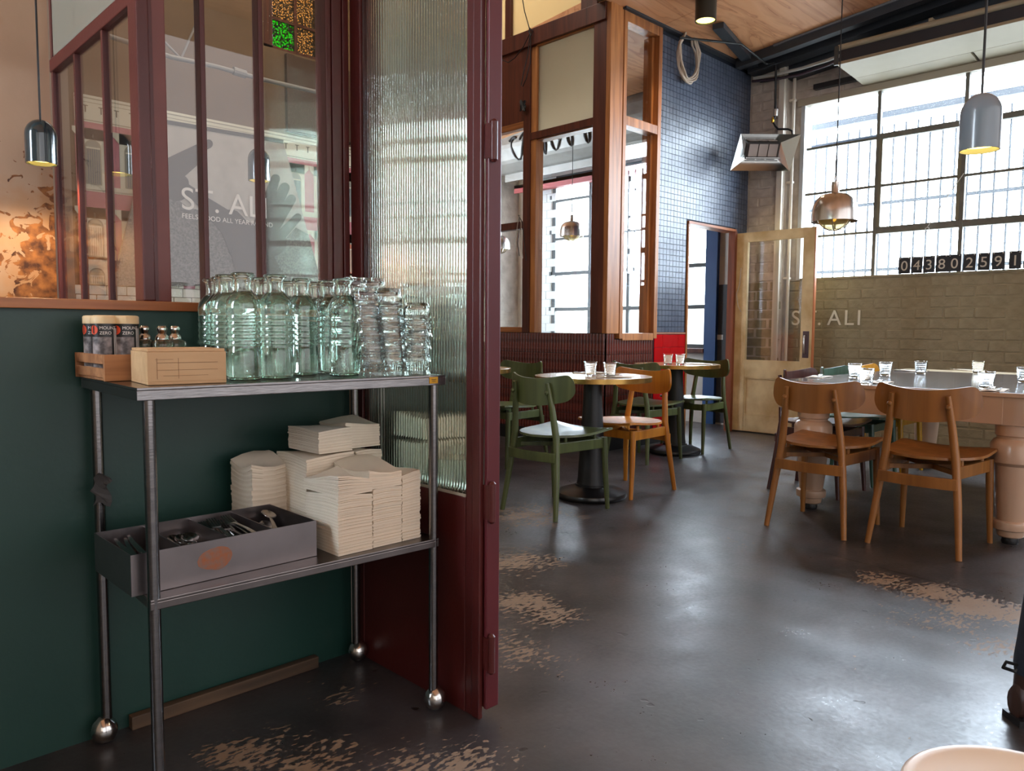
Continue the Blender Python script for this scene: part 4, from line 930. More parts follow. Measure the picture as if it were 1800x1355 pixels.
DARKC.put((4.87, 2.36, 0), -PI / 2, 'dark plum wooden chair at the long side of the big table, beside its near corner', GC)
TEALC.put((5.42, 2.36, 0), -PI / 2, 'teal wooden chair at the long side of the big table, next to the plum one', GC)
YELLOWC.put((5.95, 2.36, 0), -PI / 2, 'bright yellow wooden chair at the far corner of the big table', GC)

MARB = mat('pale_oak_tabletop', (190, 160, 120), .22, spec=.6, var=.12, vscale=10, coat=.3)
BRASSE = mat('brass_table_edge', (186, 148, 84), .25, 1)
def make_table():
    t = thing('round_table', 't', 'table')
    MB().lathe([(0, .722), (.352, .722), (.352, .748), (.349, .750), (0, .750)], 56).build('tabletop', MARB, t, smooth=30)
    MB().lathe([(.3525, .719), (.358, .721), (.358, .7485), (.3525, .7495)], 56, closed=True).build('edge_band', BRASSE, t, smooth=30)
    MB().lathe([(0, .05), (.098, .05), (.086, .12), (.072, .35), (.058, .62), (.056, .70), (.10, .712), (.10, .7215), (0, .7215)], 28).build('column', BLACK, t, smooth=40)
    MB().lathe([(0, 0), (.208, 0), (.216, .010), (.218, .022), (.212, .036), (.185, .048), (.125, .062), (.10, .072), (.10, .085), (0, .085)], 40).build('base', mat('black_cast_iron', (18, 18, 20), .3, spec=.6), t, smooth=40)
    MB().box(-.2, .2, -.02, .02, .712, .7215).box(-.02, .02, -.2, .2, .712, .7215).build('top_bracket', BLACK, t)
    return t
TB = Stamp(make_table)
TB.put((3.625, 2.995, 0), 0, 'round brass-edged table on a black column, nearer of the two in the open', 'round cafe tables')
TB.put((5.47, 3.62, 0), .3, 'round brass-edged table on a black column, by the red tiles', 'round cafe tables')
TB.put((3.60, 4.20, 0), .6, 'round brass-edged table half hidden behind the oxblood door edge', 'round cafe tables')

# the big table: thick cream turned legs, polished dark top
PINKC = mat('cream_pink_gloss_paint', (198, 166, 140), .3, spec=.5, coat=.2, var=.06, vscale=6)
bt = thing('farm_table', 'big farmhouse table with fat cream turned legs and dark polished top', 'table')
TX0, TX1, TY0, TY1 = 4.225, 6.40, .745, 2.115
MB().box(TX0, TX1 - .32, TY0, TY1, .722, .7435).build('tabletop', PINKC, bt, .003)
MB().box(TX0 + .012, TX1 - .322, TY0 + .012, TY1 - .012, .7436, .7455).build('top_surface', mat('dark_polished_tabletop', (84, 88, 98), .13, spec=.6, var=.3, vscale=5, coat=.6), bt, .003)
MB().box(TX1 - .3195, TX1, TY0, TY1, .722, .745).build('end_board_or_sunlit_end', mat('sunlit_table_end', (206, 190, 156), .25, spec=.5), bt, .003)  # sunlight on the table's far end is put into this paler colour
for a, b, c, d in ((TX0 + .012, TX0 + .042, TY0 + .22, TY1 - .22), (TX1 - .042, TX1 - .012, TY0 + .22, TY1 - .22)): MB().box(a, b, c, d, .588, .7215).build('apron', PINKC, bt, .003)
for c, d in ((TY0 + .012, TY0 + .042), (TY1 - .042, TY1 - .012)): MB().box(TX0 + .22, TX1 - .22, c, d, .588, .7215).build('apron', PINKC, bt, .003)
LEGP = [(0, .585), (.086, .585), (.086, .535), (.078, .528), (.078, .518), (.090, .512), (.098, .500), (.104, .488), (.104, .405), (.094, .394), (.087, .388), (.084, .33), (.072, .18), (.064, .118), (.080, .112), (.083, .10), (.080, .075), (.062, .068), (.057, .04), (.05, .034), (0, .034)]
for lx in (TX0 + .107, TX1 - .107):
    for ly in (TY0 + .182, TY1 - .187):
        lg = MB().lathe(list(reversed(LEGP)), 32, (lx, ly, 0)).build('leg', PINKC, bt, smooth=35)
        sx = 1 if lx > 5 else -1; sy = 1 if ly > 1.4 else -1
        cx0 = lx + (sx * .095); cy0 = TY1 - .012 if sy > 0 else TY0 + .012
        MB().box(lx - .09, lx + .09, ly - .09 if sy > 0 else cy0, cy0 if sy > 0 else ly + .09, .5855, .7215).build('corner_block', PINKC, bt, .003)
        MB().lathe([(0, 0), (.034, 0), (.038, .012), (.034, .030), (0, .033)], 16, (lx, ly, 0)).build('caster_foot', BLACK, bt, smooth=50)

# ---------------------------------------------------------------- glassware
GL = glass('clear_tumbler_glass', (254, 255, 255), 0, 1.45)
def make_tumbler():
    me = MB(); n = 16; out = [(0, 0), (.029, 0), (.031, .003)]
    for k in range(5):
        z = .012 + k * .0135; r = .0315 + .011 * (z / .088)
        out += [(r + .0006, z), (r - .0009, z + .0115), (r - .0009, z + .0125)]
    out += [(.0425, .088), (.0405, .0885), (.0385, .083), (.0305, .014), (.024, .0105), (0, .010)]
    me.lathe(out, n)
    o = me.build('tumbler', GL, smooth=25); tag(o, 't', 'tumbler'); return o
TU = Stamp(make_tumbler)
for (u, v), nm in (((1502, 664), 'clear tumbler on the big table beside the plum chair back'), ((1522, 676), 'clear tumbler on the near end of the big table between the two amber chairs'),
                   ((1556, 660), 'clear tumbler on the big table in front of the yellow chair'), ((1618, 657), 'clear tumbler alone in the middle of the big table'),
                   ((1719, 656), 'clear tumbler at the bright far end of the big table'), ((1733, 683), 'clear tumbler beside a fork, above the second amber chair'),
                   ((1800, 672), 'clear tumbler on the big table cut by the frame')):
    p = on(u, v, 'z', .7455); TU.put((p.x, p.y, .7455), random.random(), nm, 'tumblers on the tables')
for (u, v), nm in (((1038, 661), 'clear tumbler on the nearer round table, farther from the honey orange chair'), ((1072, 663), 'clear tumbler on the nearer round table, next to the honey orange chair')):
    p = on(u, v, 'z', .7505); TU.put((p.x, p.y, .7505), random.random(), nm, 'tumblers on the tables')
p = on(1174, 641, 'z', .7505)
TU.put((p.x, p.y, .7505), 0, 'clear tumbler on the far round table before the red tiles', 'tumblers on the tables')
TU.put((p.x + .06, p.y - .075, .7505), 0, 'second clear tumbler on the far round table, close against the first', 'tumblers on the tables')

CUT = mat('polished_cutlery_steel', (196, 194, 192), .2, 1)
def fork_mesh():
    b = MB(); f = lambda x: .004 * math.sin(x * 16)
    b.sheet(lambda u, v: (-.095 + .13 * u, (2 * v - 1) * (.0065 - .003 * u), .003 + .003 * math.sin(PI * u)), 8, 2, .0016)
    b.sheet(lambda u, v: (.035 + .02 * u, (2 * v - 1) * (.0035 + .008 * u), .003 - .004 * math.sin(PI * u / 2)), 4, 2, .0016)
    for k in range(4):
        y = -.0095 + k * .00633; b.sheet(lambda u, v: (.054 + .042 * u, y + (2 * v - 1) * (.0019 - .0006 * u), -.001 + .006 * u), 3, 1, .0014)
    return b.mesh('fork', CUT, smooth=50)
def knife_mesh():
    b = MB(); b.sheet(lambda u, v: (-.105 + .11 * u, (2 * v - 1) * .0065, .0035), 4, 2, .003)
    b.sheet(lambda u, v: (.005 + .10 * u, -.006 + (.004 + .012 * v) * (1 - .55 * u ** 3), .0028), 6, 2, .0014); return b.mesh('knife', CUT, smooth=50)
def spoon_mesh():
    b = MB(); b.sheet(lambda u, v: (-.10 + .14 * u, (2 * v - 1) * (.007 - .0035 * u), .004 + .003 * math.sin(PI * u)), 8, 2, .0016)
    b.sheet(lambda u, v: (.038 + .058 * u, (2 * v - 1) * max(.0035, .019 * math.sqrt(max(0, 1 - (2 * u - 1.0) ** 2))), .004 - .008 * math.sin(PI * u) * (1 - (2 * v - 1) ** 2)), 10, 6, .0012); return b.mesh('spoon', CUT, smooth=60)
FM, KM, SM = fork_mesh(), knife_mesh(), spoon_mesh()
NAP = mat('white_paper_napkin', (232, 222, 206), .85)
def napkin_flat(loc, rz, label, sx=.10, sy=.20, group='folded napkins laid on the tables'):
    o = MB().sheet(lambda u, v: ((u - .5) * sx, (v - .5) * sy, .004 + .002 * math.sin(7 * u + 4 * v)), 6, 8, .003).build('napkin', NAP, smooth=40)
    o.location = loc; o.rotation_euler = (0, 0, rz); return tag(o, label, 'napkin', group)
def lay(me, name, cat, loc, rot, label, group): 
    o = link(name, me, None, loc, rot); return tag(o, label, cat, group)
for (u, v), rz, lab in (((1440, 663), .1, 'left of the front tumblers on the big table'), ((1546, 673), .1, 'beside the tumbler between the amber chairs'), ((1748, 686), .1, 'near the frame edge on the big table'), ((1700, 651), 1.5, 'at the far end of the big table'), ((1600, 652), 1.5, 'on the far corner of the big table')):
    p = on(u, v, 'z', .7455); q0 = (p.x, p.y, .7458)
    napkin_flat(q0, rz + PI / 2, 'folded white napkin ' + lab)
    lay(FM, 'fork', 'fork', (p.x, p.y + .02, .7535), (0, 0, rz), 'steel fork on the napkin ' + lab, 'forks laid on the tables')
    lay(KM, 'knife', 'knife', (p.x + .005, p.y - .022, .7515), (0, 0, rz + .05), 'steel knife on the napkin ' + lab, 'knives laid on the tables')
for (x, y), rz, lab, z in (((3.60, 2.80), .3, 'beside the tumblers on the nearer round table', .7505), ((3.78, 3.16), .9, 'behind the tumblers on the nearer round table', .7505), ((5.50, 3.42), .4, 'on the far round table', .7505)):
    napkin_flat((x, y, z + .0005), rz, 'folded white napkin ' + lab); lay(FM, 'fork', 'fork', (x, y, z + .008), (0, 0, rz + PI / 2), 'steel fork on the napkin ' + lab, 'forks laid on the tables')

# ---------------------------------------------------------------- steel trolley and what it carries
TRZ = -math.radians(2.6); TC = Vector((.912, 1.795, 0))
tr_ = thing('serving_trolley', 'stainless steel two-tier trolley standing against the green wall', 'trolley', TC, TRZ)
TT = .909; LS = .474
def tray(z, name, m, hx=.379, hy=.222, lip=.026):
    b = MB().box(-hx, hx, -hy, hy, z - .006, z)
    b.box(-hx, hx, -hy, -hy + .003, z - lip, z - .006).box(-hx, hx, hy - .003, hy, z - lip, z - .006).box(-hx, -hx + .003, -hy + .003, hy - .003, z - lip, z - .006).box(hx - .003, hx, -hy + .003, hy - .003, z - lip, z - .006)
    return b.build(name, m, tr_, .0015)
tray(TT, 'top_shelf', STEEL); tray(LS, 'lower_shelf', STEELDARK, .362, .214, .022)
for sx in (-1, 1):
    for sy in (-1, 1):
        x, y = sx * .352, sy * .202
        b = MB().tube([(x, y, .055), (x, y, TT - .0065)], .0125, 16)
        b.build('leg', STEEL, tr_, smooth=60)
        c = MB().lathe([(0, 0), (.012, .0015), (.024, .010), (.030, .025), (.0305, .035), (.026, .050), (.016, .060), (.013, .064), (0, .064)], 20)
        co2 = c.build('caster', CHROME, tr_, smooth=60); co2.location = (x + .006 * sx, y, 0)
bg_ = MB().box(.325, .352, -.2235, -.2222, TT - .021, TT - .004).build('brass_label', mat('yellow_brass_label', (206, 150, 40), .4, .5), tr_, .0005)
MB().box(.331, .346, -.2238, -.2235, TT - .011, TT - .0095).box(.333, .344, -.2238, -.2235, TT - .0155, TT - .014).build('label_print', BLACK, bg_)
rag = MB().sheet(lambda u, v: (-.352 - .018 + .036 * v + .006 * math.sin(9 * u), .186 - .004 * math.sin(6 * u + 3 * v), .60 + .07 * u + .008 * math.sin(5 * v + 6 * u)), 8, 4, .002)
rag.build('torn_tape', mat('peeling_black_tape', (52, 48, 46), .6), tr_)
def tl_(x, y, z): # trolley coordinates -> room
    c, s = math.cos(TRZ), math.sin(TRZ); return (TC.x + c * x - s * y, TC.y + s * x + c * y, z)

CRATE = wood('rough_crate_wood', (186, 132, 88), (150, 98, 62), 5, 'x', .65); PINE = wood('pale_pine_block', (216, 180, 136), (190, 148, 104), 4, 'x', .6, ring=4)
cr = thing('wooden_crate', 'small slatted wooden crate holding tins and shakers at the trolley end', 'crate', (0, 0, 0))
cx0, cx1, cy0, cy1 = .535, .735, 1.815, 2.015; z0 = TT + .001
MB().box(cx0, cx1, cy0, cy1, z0, z0 + .007).build('base', CRATE, cr)
for a, b in ((.007, .028), (.037, .058)):
    MB().box(cx0 - .006, cx0, cy0, cy1, z0 + a, z0 + b).build('slat', CRATE, cr, .001); MB().box(cx1, cx1 + .006, cy0, cy1, z0 + a, z0 + b).build('slat', CRATE, cr, .001)
MB().box(cx0 - .006, cx1 + .006, cy0 - .009, cy0 - .0005, z0 + .0, z0 + .058).build('end_board_or_sunlit_end', CRATE, cr, .001)
MB().box(cx0 - .006, cx1 + .006, cy1 + .0005, cy1 + .009, z0 + .0, z0 + .058).build('end_board_or_sunlit_end', CRATE, cr, .001)
pb = thing('pine_box', 'pale pine box with pencilled lines in front of the crate', 'box')
bx = [on(260, 678, 'z', TT), on(397, 673, 'z', TT)]
ang = math.atan2(bx[1].y - bx[0].y, bx[1].x - bx[0].x)
pbm = MB().box(0, .158, 0, .155, 0, .006).box(0, .158, .0, .008, .006, .068).box(0, .158, .147, .155, .006, .068).box(0, .008, .008, .147, .006, .068).box(.150, .158, .008, .147, .006, .068)
o = pbm.build('body', PINE, pb, .001); 
MB().box(.002, .156, .002, .153, .0685, .074).build('lid', PINE, pb, .001)
pl_ = MB(); 
for a, b, c, d in ((.018, .140, .045, .0458), (.018, .140, .030, .0306), (.018, .0186, .012, .055), (.06, .0605, .012, .055), (.03, .12, .018, .0185), (.015, .05, .052, .0525)): pl_.box(a, b, -.0006, 0, c, d)
pl_.build('pencil_lines', mat('brown_scratch', (120, 78, 48), .8), pb)
pb.location = (bx[0].x, bx[0].y, TT + .0008); pb.rotation_euler = (0, 0, ang)
# seasoning tins: the printed label wraps the can
CAN = mat('black_tin_print', (26, 24, 24), .35); CAPM = mat('cream_plastic_cap', (220, 192, 146), .45); DRAW = mat('grey_label_drawing', (168, 158, 156), .5, var=.5, vscale=60, rgb2=(70, 64, 64)); REDD = mat('orange_red_dot', (214, 72, 34), .5); WPR = mat('white_label_print', (226, 220, 212), .5)
def arcpanel(r, a0, a1, z0, z1, n=10):
    b = MB(); vs = [(r * math.cos(a0 + (a1 - a0) * k / n), r * math.sin(a0 + (a1 - a0) * k / n), z) for z in (z0, z1) for k in range(n + 1)]
    b.add(vs, [(k, k + 1, n + 2 + k, n + 1 + k) for k in range(n)]); return b
def bend(me, r, a):
    for v in me.vertices:
        t = a + v.co.x / r; rr = r + v.co.z; v.co = (rr * math.cos(t), rr * math.sin(t), v.co.y)
def make_tin():
    t = thing('seasoning_tin', 't', 'tin')
    R_ = .0275
    MB().lathe([(0, 0), (R_, 0), (R_, .118), (0, .118)], 36).build('can', CAN, t, smooth=40)
    cp = MB().lathe([(0, .1185), (R_ + .001, .1185), (R_ + .001, .134), (R_ - .001, .1365), (R_ - .006, .1375), (0, .1375)], 36).build('cap', CAPM, t, smooth=40)
    fr_ = -2.36 + .15
    arcpanel(R_ + .0004, fr_ - .80, fr_ + .85, .004, .088).build('label_drawing', DRAW, t, smooth=60)
    b = MB(); zc, r0 = .104, .0105
    vs = [(r0 * math.cos(k * PI / 9), r0 * math.sin(k * PI / 9), 0) for k in range(18)]; b.add(vs, [tuple(range(18))])
    me = b.mesh('dot', REDD); bend(me, R_ + .0006, fr_ - .55)
    for v in me.vertices: v.co.z += zc
    link('red_emblem', me, t)
    for k, s in enumerate(('MOUNT', 'ZERO')):
        me = text_mesh(s, .0098, 0, WPR, 'print', 'LEFT'); bend(me, R_ + .0006, fr_ - .05)
        for v in me.vertices: v.co.z += .1055 - .0115 * k
        link('label_words', me, t)
    for q in range(5): arcpanel(R_ + .0006, fr_ + 1.05 + q * .1, fr_ + 1.10 + q * .1, .01, .108, 2).build('small_print', WPR, t)
    return t
TN = Stamp(make_tin); zz = TT + .0085
for (u, yy, rz), lab in zip(((178, 1.915, 0), (221, 1.905, .12), (147, 1.977, -.25), (184, 1.977, .2)), ('black and white seasoning tin at the front of the crate, on the left', 'black and white seasoning tin at the front of the crate, beside the shakers', 'black and white seasoning tin behind, at the crate corner', 'black and white seasoning tin hidden at the back of the crate')):
    p = on(u, 580, 'y', yy); TN.put((min(max(p.x, .5645), .70), yy, zz), rz, lab, 'seasoning tins in the crate')
SHG = glass('shaker_glass', (250, 248, 244), 0, 1.45)
def shaker(loc, fill, fillname, label, h=1.0):
    t = thing('glass_shaker', label, 'shaker', loc, 0, 'glass shakers in the crate')
    MB().lathe([(0, 0), (.024, 0), (.028, .006), (.026, .018), (.021, .026), (.024, .036), (.027, .044), (.025, .052), (.014, .058), (.012, .058), (.022, .050), (.022, .04), (.018, .027), (.021, .018), (.022, .008), (.018, .004), (0, .004)], 24).build('glass_body', SHG, t, smooth=60)
    MB().lathe([(0, .005), (.020, .005), (.0225, .010), (.0205, .018), (.0175, .025), (0, .025)], 20).build(fillname, fill, t, smooth=60)
    MB().lathe([(0, .0585), (.0155, .0585), (.014, .066), (.008, .072), (.010, .078), (.012, .084), (.008, .090), (0, .091)], 20).build('metal_stopper', CHROME, t, smooth=60)
for u, yy, fm, fn, lab, hz in ((254, 1.93, mat('soy_dark', (20, 12, 10), .3), 'dark_sauce', 'glass shaker of dark sauce in the crate, next to the tins', 0), (285, 1.88, mat('pepper_grounds', (96, 78, 70), .9, var=.5, vscale=300), 'pepper', 'glass shaker of ground pepper in the crate', 0), (322, 1.91, mat('pink_salt', (214, 176, 160), .8), 'salt', 'glass shaker of pale salt at the bottle end of the crate', 0)):
    p = on(u, 590, 'y', yy); shaker((min(p.x, .72), yy, zz + .024), fm, fn, lab)
MB().box(.64, .733, 1.83, 2.0, zz - .001, zz + .0235).build('inner_riser', CRATE, cr)

# water bottles
BG = glass('pale_green_bottle_glass', (251, 254, 252), 0, 1.46); WAT = glass('still_water', (252, 255, 254), 0, 1.33)
def make_bottle():
    t = thing('water_bottle', 't', 'bottle')
    body = [(.034, 0), (.0375, .004), (.0385, .012), (.0385, .072)]
    for k in range(5):
        z = .075 + k * .0145; body += [(.0365, z), (.0392, z + .007), (.0392, z + .0085)]
    body += [(.0368, .149), (.0385, .153), (.0385, .168), (.036, .180), (.029, .192), (.021, .200), (.0182, .207), (.0178, .226), (.021, .233), (.0255, .236), (.0262, .240), (.0235, .2425)]
    inner = [(max(r - .0028, .002), z) for r, z in body if .006 < z < .236]
    prof = [(0, 0)] + body + [(.0195, .239)] + list(reversed(inner)) + [(.034, .008), (0, .010)]
    MB().lathe(prof, 32).build('glass_shell', BG, t, smooth=60)
    wt = [(max(r - .0018, .002), z) for r, z in body if .006 < z < .199]
    MB().lathe([(0, .009), (.034, .0085)] + wt + [(.0185, .2005), (0, .2005)], 32).build('water', WAT, t, smooth=60)
    return t
BT = Stamp(make_bottle)
bot = [((430, 657), 1.672, 'ribbed clear bottle of water at the front of the trolley, beside the pine box'), ((486, 655), 1.672, 'ribbed clear bottle of water at the front, second from the pine box'), ((605, 655), 1.672, 'ribbed clear bottle of water at the front, against the tumbler stacks'),
       ((532, 652), 1.755, 'ribbed clear bottle of water in the gap of the front row'), ((577, 648), 1.775, 'ribbed clear bottle of water just behind the front bottle by the tumblers'),
       ((401, 640), 1.765, 'ribbed clear bottle of water half hidden by the front bottle at the pine box'), ((392, 640), 1.86, 'ribbed clear bottle of water in the third row at the pine box side'), ((378, 640), 1.95, 'ribbed clear bottle of water at the back corner, green wall behind it'),
       ((462, 640), 1.80, 'ribbed clear bottle of water glimpsed between the two front bottles'), ((452, 640), 1.90, 'ribbed clear bottle of water at the back between the two front bottles'), ((508, 640), 1.88, 'ribbed clear bottle of water hidden at the back of the middle'), ((556, 640), 1.88, 'ribbed clear bottle of water at the back beyond the gap')]
for (u, v), yy, lab in bot:
    p = on(u, v, 'y', yy); BT.put((p.x, yy, TT + .0008), random.random() * 6, lab, 'water bottles on the trolley top')
# tumbler stacks, each glass upside down over the next
STK = [((655, 655), 1.63, 5, .02, 'leaning front stack next to the bottles'), ((690, 655), 1.62, 5, .015, 'front stack in the middle'), ((729, 652), 1.63, 4, -.012, 'short stack nearest the fluted glass'),
       ((625, 640), 1.76, 6, .0, 'tall stack behind the last bottle'), ((668, 640), 1.74, 6, .02, 'tall stack of the second row'), ((588, 640), 1.90, 6, .0, 'stack at the back by the oxblood post'), ((640, 640), 1.87, 6, 0, 'back stack behind the tall ones')]
words = ['bottom', 'second', 'third', 'fourth', 'fifth', 'sixth', 'seventh', 'eighth']
for (u, v), yy, n, lean, lab in STK:
    p = on(u, v, 'y', yy)
    for k in range(n):
        z = TT + .0893 + k * .033
        TU.put((p.x - lean * .22 * k, yy + random.uniform(-.0008, .0008), z), 0, 'upturned tumbler, %s, in the %s' % ('topmost' if k == n - 1 else words[k] + ' from below' if k else 'lowest', lab), 'stacked tumblers on the trolley', rot=(PI, lean * .6, random.random() * 6))

# cutlery tray
ct = thing('cutlery_tray', 'tarnished steel cutlery tray with four bays on the lower shelf', 'tray')
X0, X1, Y0_, Y1_ = .519, .945, 1.643, 1.883; zb = LS + .001; zt = .562
STT = mat('tray_steel', (150, 142, 142), .3, 1, var=.2, vscale=7)
MB().box(X0, X1, Y0_, Y1_, zb, zb + .002).build('base', STT, ct)
MB().box(X0, X1, Y0_, Y0_ + .002, zb + .002, zt).build('front_wall', STT, ct); tint = mat('orange_patch_tint', (176, 104, 66), .4, .8, var=.5, vscale=70, rgb2=(146, 116, 104))
hb_ = MB(); cxh, czh = X0 + .165, zb + .045; hb_.prism([(cxh + (.036 + .004 * math.sin(.7 * k + 1)) * math.cos(k * PI / 9) + .010, czh + (.027 + .003 * math.sin(.9 * k)) * math.sin(k * PI / 9)) for k in range(18)], 'y', Y0_ - .0004, Y0_); hb_.build('orange_patch', tint, ct)  # orange patch laid on the tray's front wall
MB().box(X0, X1, Y1_ - .002, Y1_, zb + .002, zt).build('rear_wall', STT, ct)
MB().box(X0, X0 + .002, Y0_ + .002, Y1_ - .002, zb + .002, zt).build('end_wall', STT, ct); MB().box(X1 - .002, X1, Y0_ + .002, Y1_ - .002, zb + .002, zt).build('end_wall', STT, ct)
bay = (X1 - X0) / 4
for k in (1, 2, 3): MB().box(X0 + bay * k - .001, X0 + bay * k + .001, Y0_ + .002, Y1_ - .002, zb + .002, zt - .004).build('divider', STT, ct)
for bi, me, nm, cnt, g in ((0, KM, 'knife', 9, 'knives in the first bay of the cutlery tray'), (1, SM, 'spoon', 6, 'spoons in the second bay of the cutlery tray'), (2, FM, 'fork', 14, 'forks in the third bay of the cutlery tray'), (3, SM, 'spoon', 5, 'spoons in the last bay of the cutlery tray')):
    for k in range(cnt):
        x = X0 + bay * (bi + .5) + random.uniform(-.03, .03); lz = zb + .006 + .0036 * k
        lay(me, nm, nm, (x, Y0_ + .12 + random.uniform(-.008, .008), lz + .016), (0, -random.uniform(.10, .22), PI / 2 + random.uniform(-.12, .12)), 'steel %s lying in the %s' % (nm, g.split(' in the ')[1]), g)
lay(SM, 'serving_spoon', 'spoon', (X0 + bay * 3.5, Y0_ + .125, zt - .022), (.3, -.10, PI / 2 - .35), 'bright spoon resting on top of the last bay', None)

# napkin stacks
NP = [mat('cream_napkin_paper', (236, 222, 202), .85, var=.05, vscale=30), mat('ivory_napkin_paper', (228, 212, 190), .85, var=.05, vscale=30)]
def napkin_stack(x0, x1, y0, y1, z0, z1, label, rz=0, sag=.006, step=.0075):
    t = thing('napkin_stack', label, 'napkins', ((x0 + x1) / 2, (y0 + y1) / 2, z0), rz, 'stacks of paper napkins on the lower shelf')
    n = max(3, int((z1 - z0) / (step * .52))); hh = (z1 - z0) / n; w, d = (x1 - x0) / 2, (y1 - y0) / 2
    ph = random.random() * 6
    for k in range(n):
        jx, jy = random.uniform(-.0013, .0013), random.uniform(-.002, .002); top = k == n - 1; fr_ = (k + 1) / n
        s = sag * fr_ ** 2
        MB().sheet(lambda u, v: ((2 * u - 1) * w + jx, (2 * v - 1) * d + jy, hh * (k + 1) - .0006 + s * (math.sin(ph + 2.2 * u + 3.1 * v) - .6) - (s * .5 if False else 0)), 3, 5, hh * .9).build('napkin', NP[k % 2], t, smooth=40)
    return t
z0 = LS + .001
c1, c2 = on(598, 980, 'z', LS), on(658, 966, 'z', LS)
fy = c1.y
xs0, xs1 = c1.x, c2.x; wdt = min(xs1 - xs0, .105)
FY = max(fy, 1.60)
cols = [xs0, xs0 + wdt + .003, xs0 + 2 * wdt + .006]
napkin_stack(cols[0], cols[0] + wdt, FY, FY + .152, z0, .62, 'cream napkin stack at the front, next to the cutlery tray, lower half')
napkin_stack(cols[0] - .004, cols[0] + wdt - .002, FY - .002, FY + .15, .6215, .668, 'cream napkin stack on top of the front stack by the cutlery tray', .04, .012)
napkin_stack(cols[1], cols[1] + wdt * .9, FY + .002, FY + .17, z0, .625, 'cream napkin stack at the front, in the middle')
napkin_stack(cols[1] - .008, cols[1] + wdt * .9, FY, FY + .172, .6265, .682, 'cream napkin stack topping the middle front stack', -.03, .012)
napkin_stack(cols[2] - .01, min(cols[2] - .01 + wdt * .8, 1.232), FY + .004, FY + .17, z0, .655, 'cream napkin stack at the front beside the trolley leg')
napkin_stack(.892, .996, 1.889, 1.992, z0, on(470, 800, 'y', 1.93).z, 'loosely piled napkin stack at the back by the tray', .10, .016, .014)
napkin_stack(1.00, 1.145, FY + .185, FY + .345, z0, .692, 'napkin stack at the back in the middle')
napkin_stack(1.152, 1.235, FY + .185, FY + .345, z0, .692, 'napkin stack at the back by the fluted glass')
T1a, T1b = on(573, 795, 'y', FY + .16), on(632, 786, 'y', FY + .16)
napkin_stack(1.025, 1.128, FY + .172, FY + .325, .700, .762, 'block of napkins on top of the pile, nearer the green wall', .03, .004)
napkin_stack(1.132, 1.240, FY + .20, FY + .345, .700, .772, 'block of napkins on top of the pile, against the fluted glass', -.03, .007)
# ---------------------------------------------------------------- lamps
def point(name, loc, power, color=(1, .72, .40), r=.02, parent=None, spot=None):
    l = bpy.data.lights.new(name, 'SPOT' if spot else 'POINT'); l.energy = power; l.color = color; l.shadow_soft_size = r
    if spot: l.spot_size = spot; l.spot_blend = .5
    o = bpy.data.objects.new(name, l); COL.objects.link(o); o.location = loc
    if parent: o.parent = parent
    return o
BULB = emit('warm_lamp_disc', (255, 210, 104), 4.6)
CER = mat('dark_teal_glazed_ceramic', (24, 44, 50), .12, spec=.6, coat=.6); CERG = mat('grey_blue_glazed_ceramic', (112, 124, 132), .25, spec=.5, coat=.4)
def bullet(loc, label, m, top, power=4.0, scale=1.0):
    t = thing('pendant_lamp', label, 'lamp', loc, 0, 'bullet shaped pendant lamps'); s = scale
    pr = [(.0415, -.062), (.0415, .018)] + [(.0415 * math.cos(a), .018 + .046 * math.sin(a)) for a in [PI / 2 * k / 9 for k in range(1, 9)]] + [(0, .064)]
    inn = [(.0385, -.062), (.0385, .015)] + [(.0385 * math.cos(a), .015 + .043 * math.sin(a)) for a in [PI / 2 * k / 9 for k in range(1, 9)]] + [(0, .058)]
    MB().lathe([(r * s, z * s) for r, z in list(reversed(inn)) + pr], 32).build('shade', m, t, smooth=45)
    MB().lathe([(0, -.050 * s), (.038 * s, -.050 * s), (.038 * s, -.046 * s), (0, -.046 * s)], 24).build('bulb_disc', BULB, t)
    MB().tube([(0, 0, .064 * s), (0, 0, top - loc[2])], .0028 * s, 8).build('flex', BLACK, t)
    point('pendant_glow', (0, 0, -.066 * s), power, parent=t, spot=2.5)
    return t
bullet((.606, 2.58, 1.561), 'dark teal bullet pendant lamp in front of the peeling plaster wall', CER, 3.2, 5)
bullet((1.424, 2.88, 1.664), 'dark bullet pendant lamp hanging behind the glazed screen, before the poster', CER, CEIL(2.88) + .02, 3)
bullet((1.98, .524, 1.500), 'grey bullet pendant lamp hanging in front of the street window', CERG, CEIL(.5), 3)
t = thing('ceiling_spotlight', 'black cylinder spotlight under the plywood ceiling above the tiled wall', 'lamp', (5.62, 3.52, 3.62))
MB().lathe([(.077, -.05), (.085, -.05), (.085, .20), (0, .20), (0, .19), (.077, .19)], 36, closed=False).build('housing', mat('black_spot_housing', (40, 42, 36), .35), t, smooth=40)
MB().lathe([(0, -.04), (.0765, -.04), (.0765, -.036), (0, -.036)], 28).build('light_disc', emit('warm_spot_disc', (255, 226, 110), 3.0), t)
point('spot_glow', (0, 0, -.07), 14, (1, .8, .5), .05, t, 2.2)
t.location = on(1240.5, 26, 'y', 3.52)
BRUSH = mat('brushed_lamp_steel', (214, 208, 202), .24, 1, var=.15, vscale=4, stretch=(12, 12, 1))
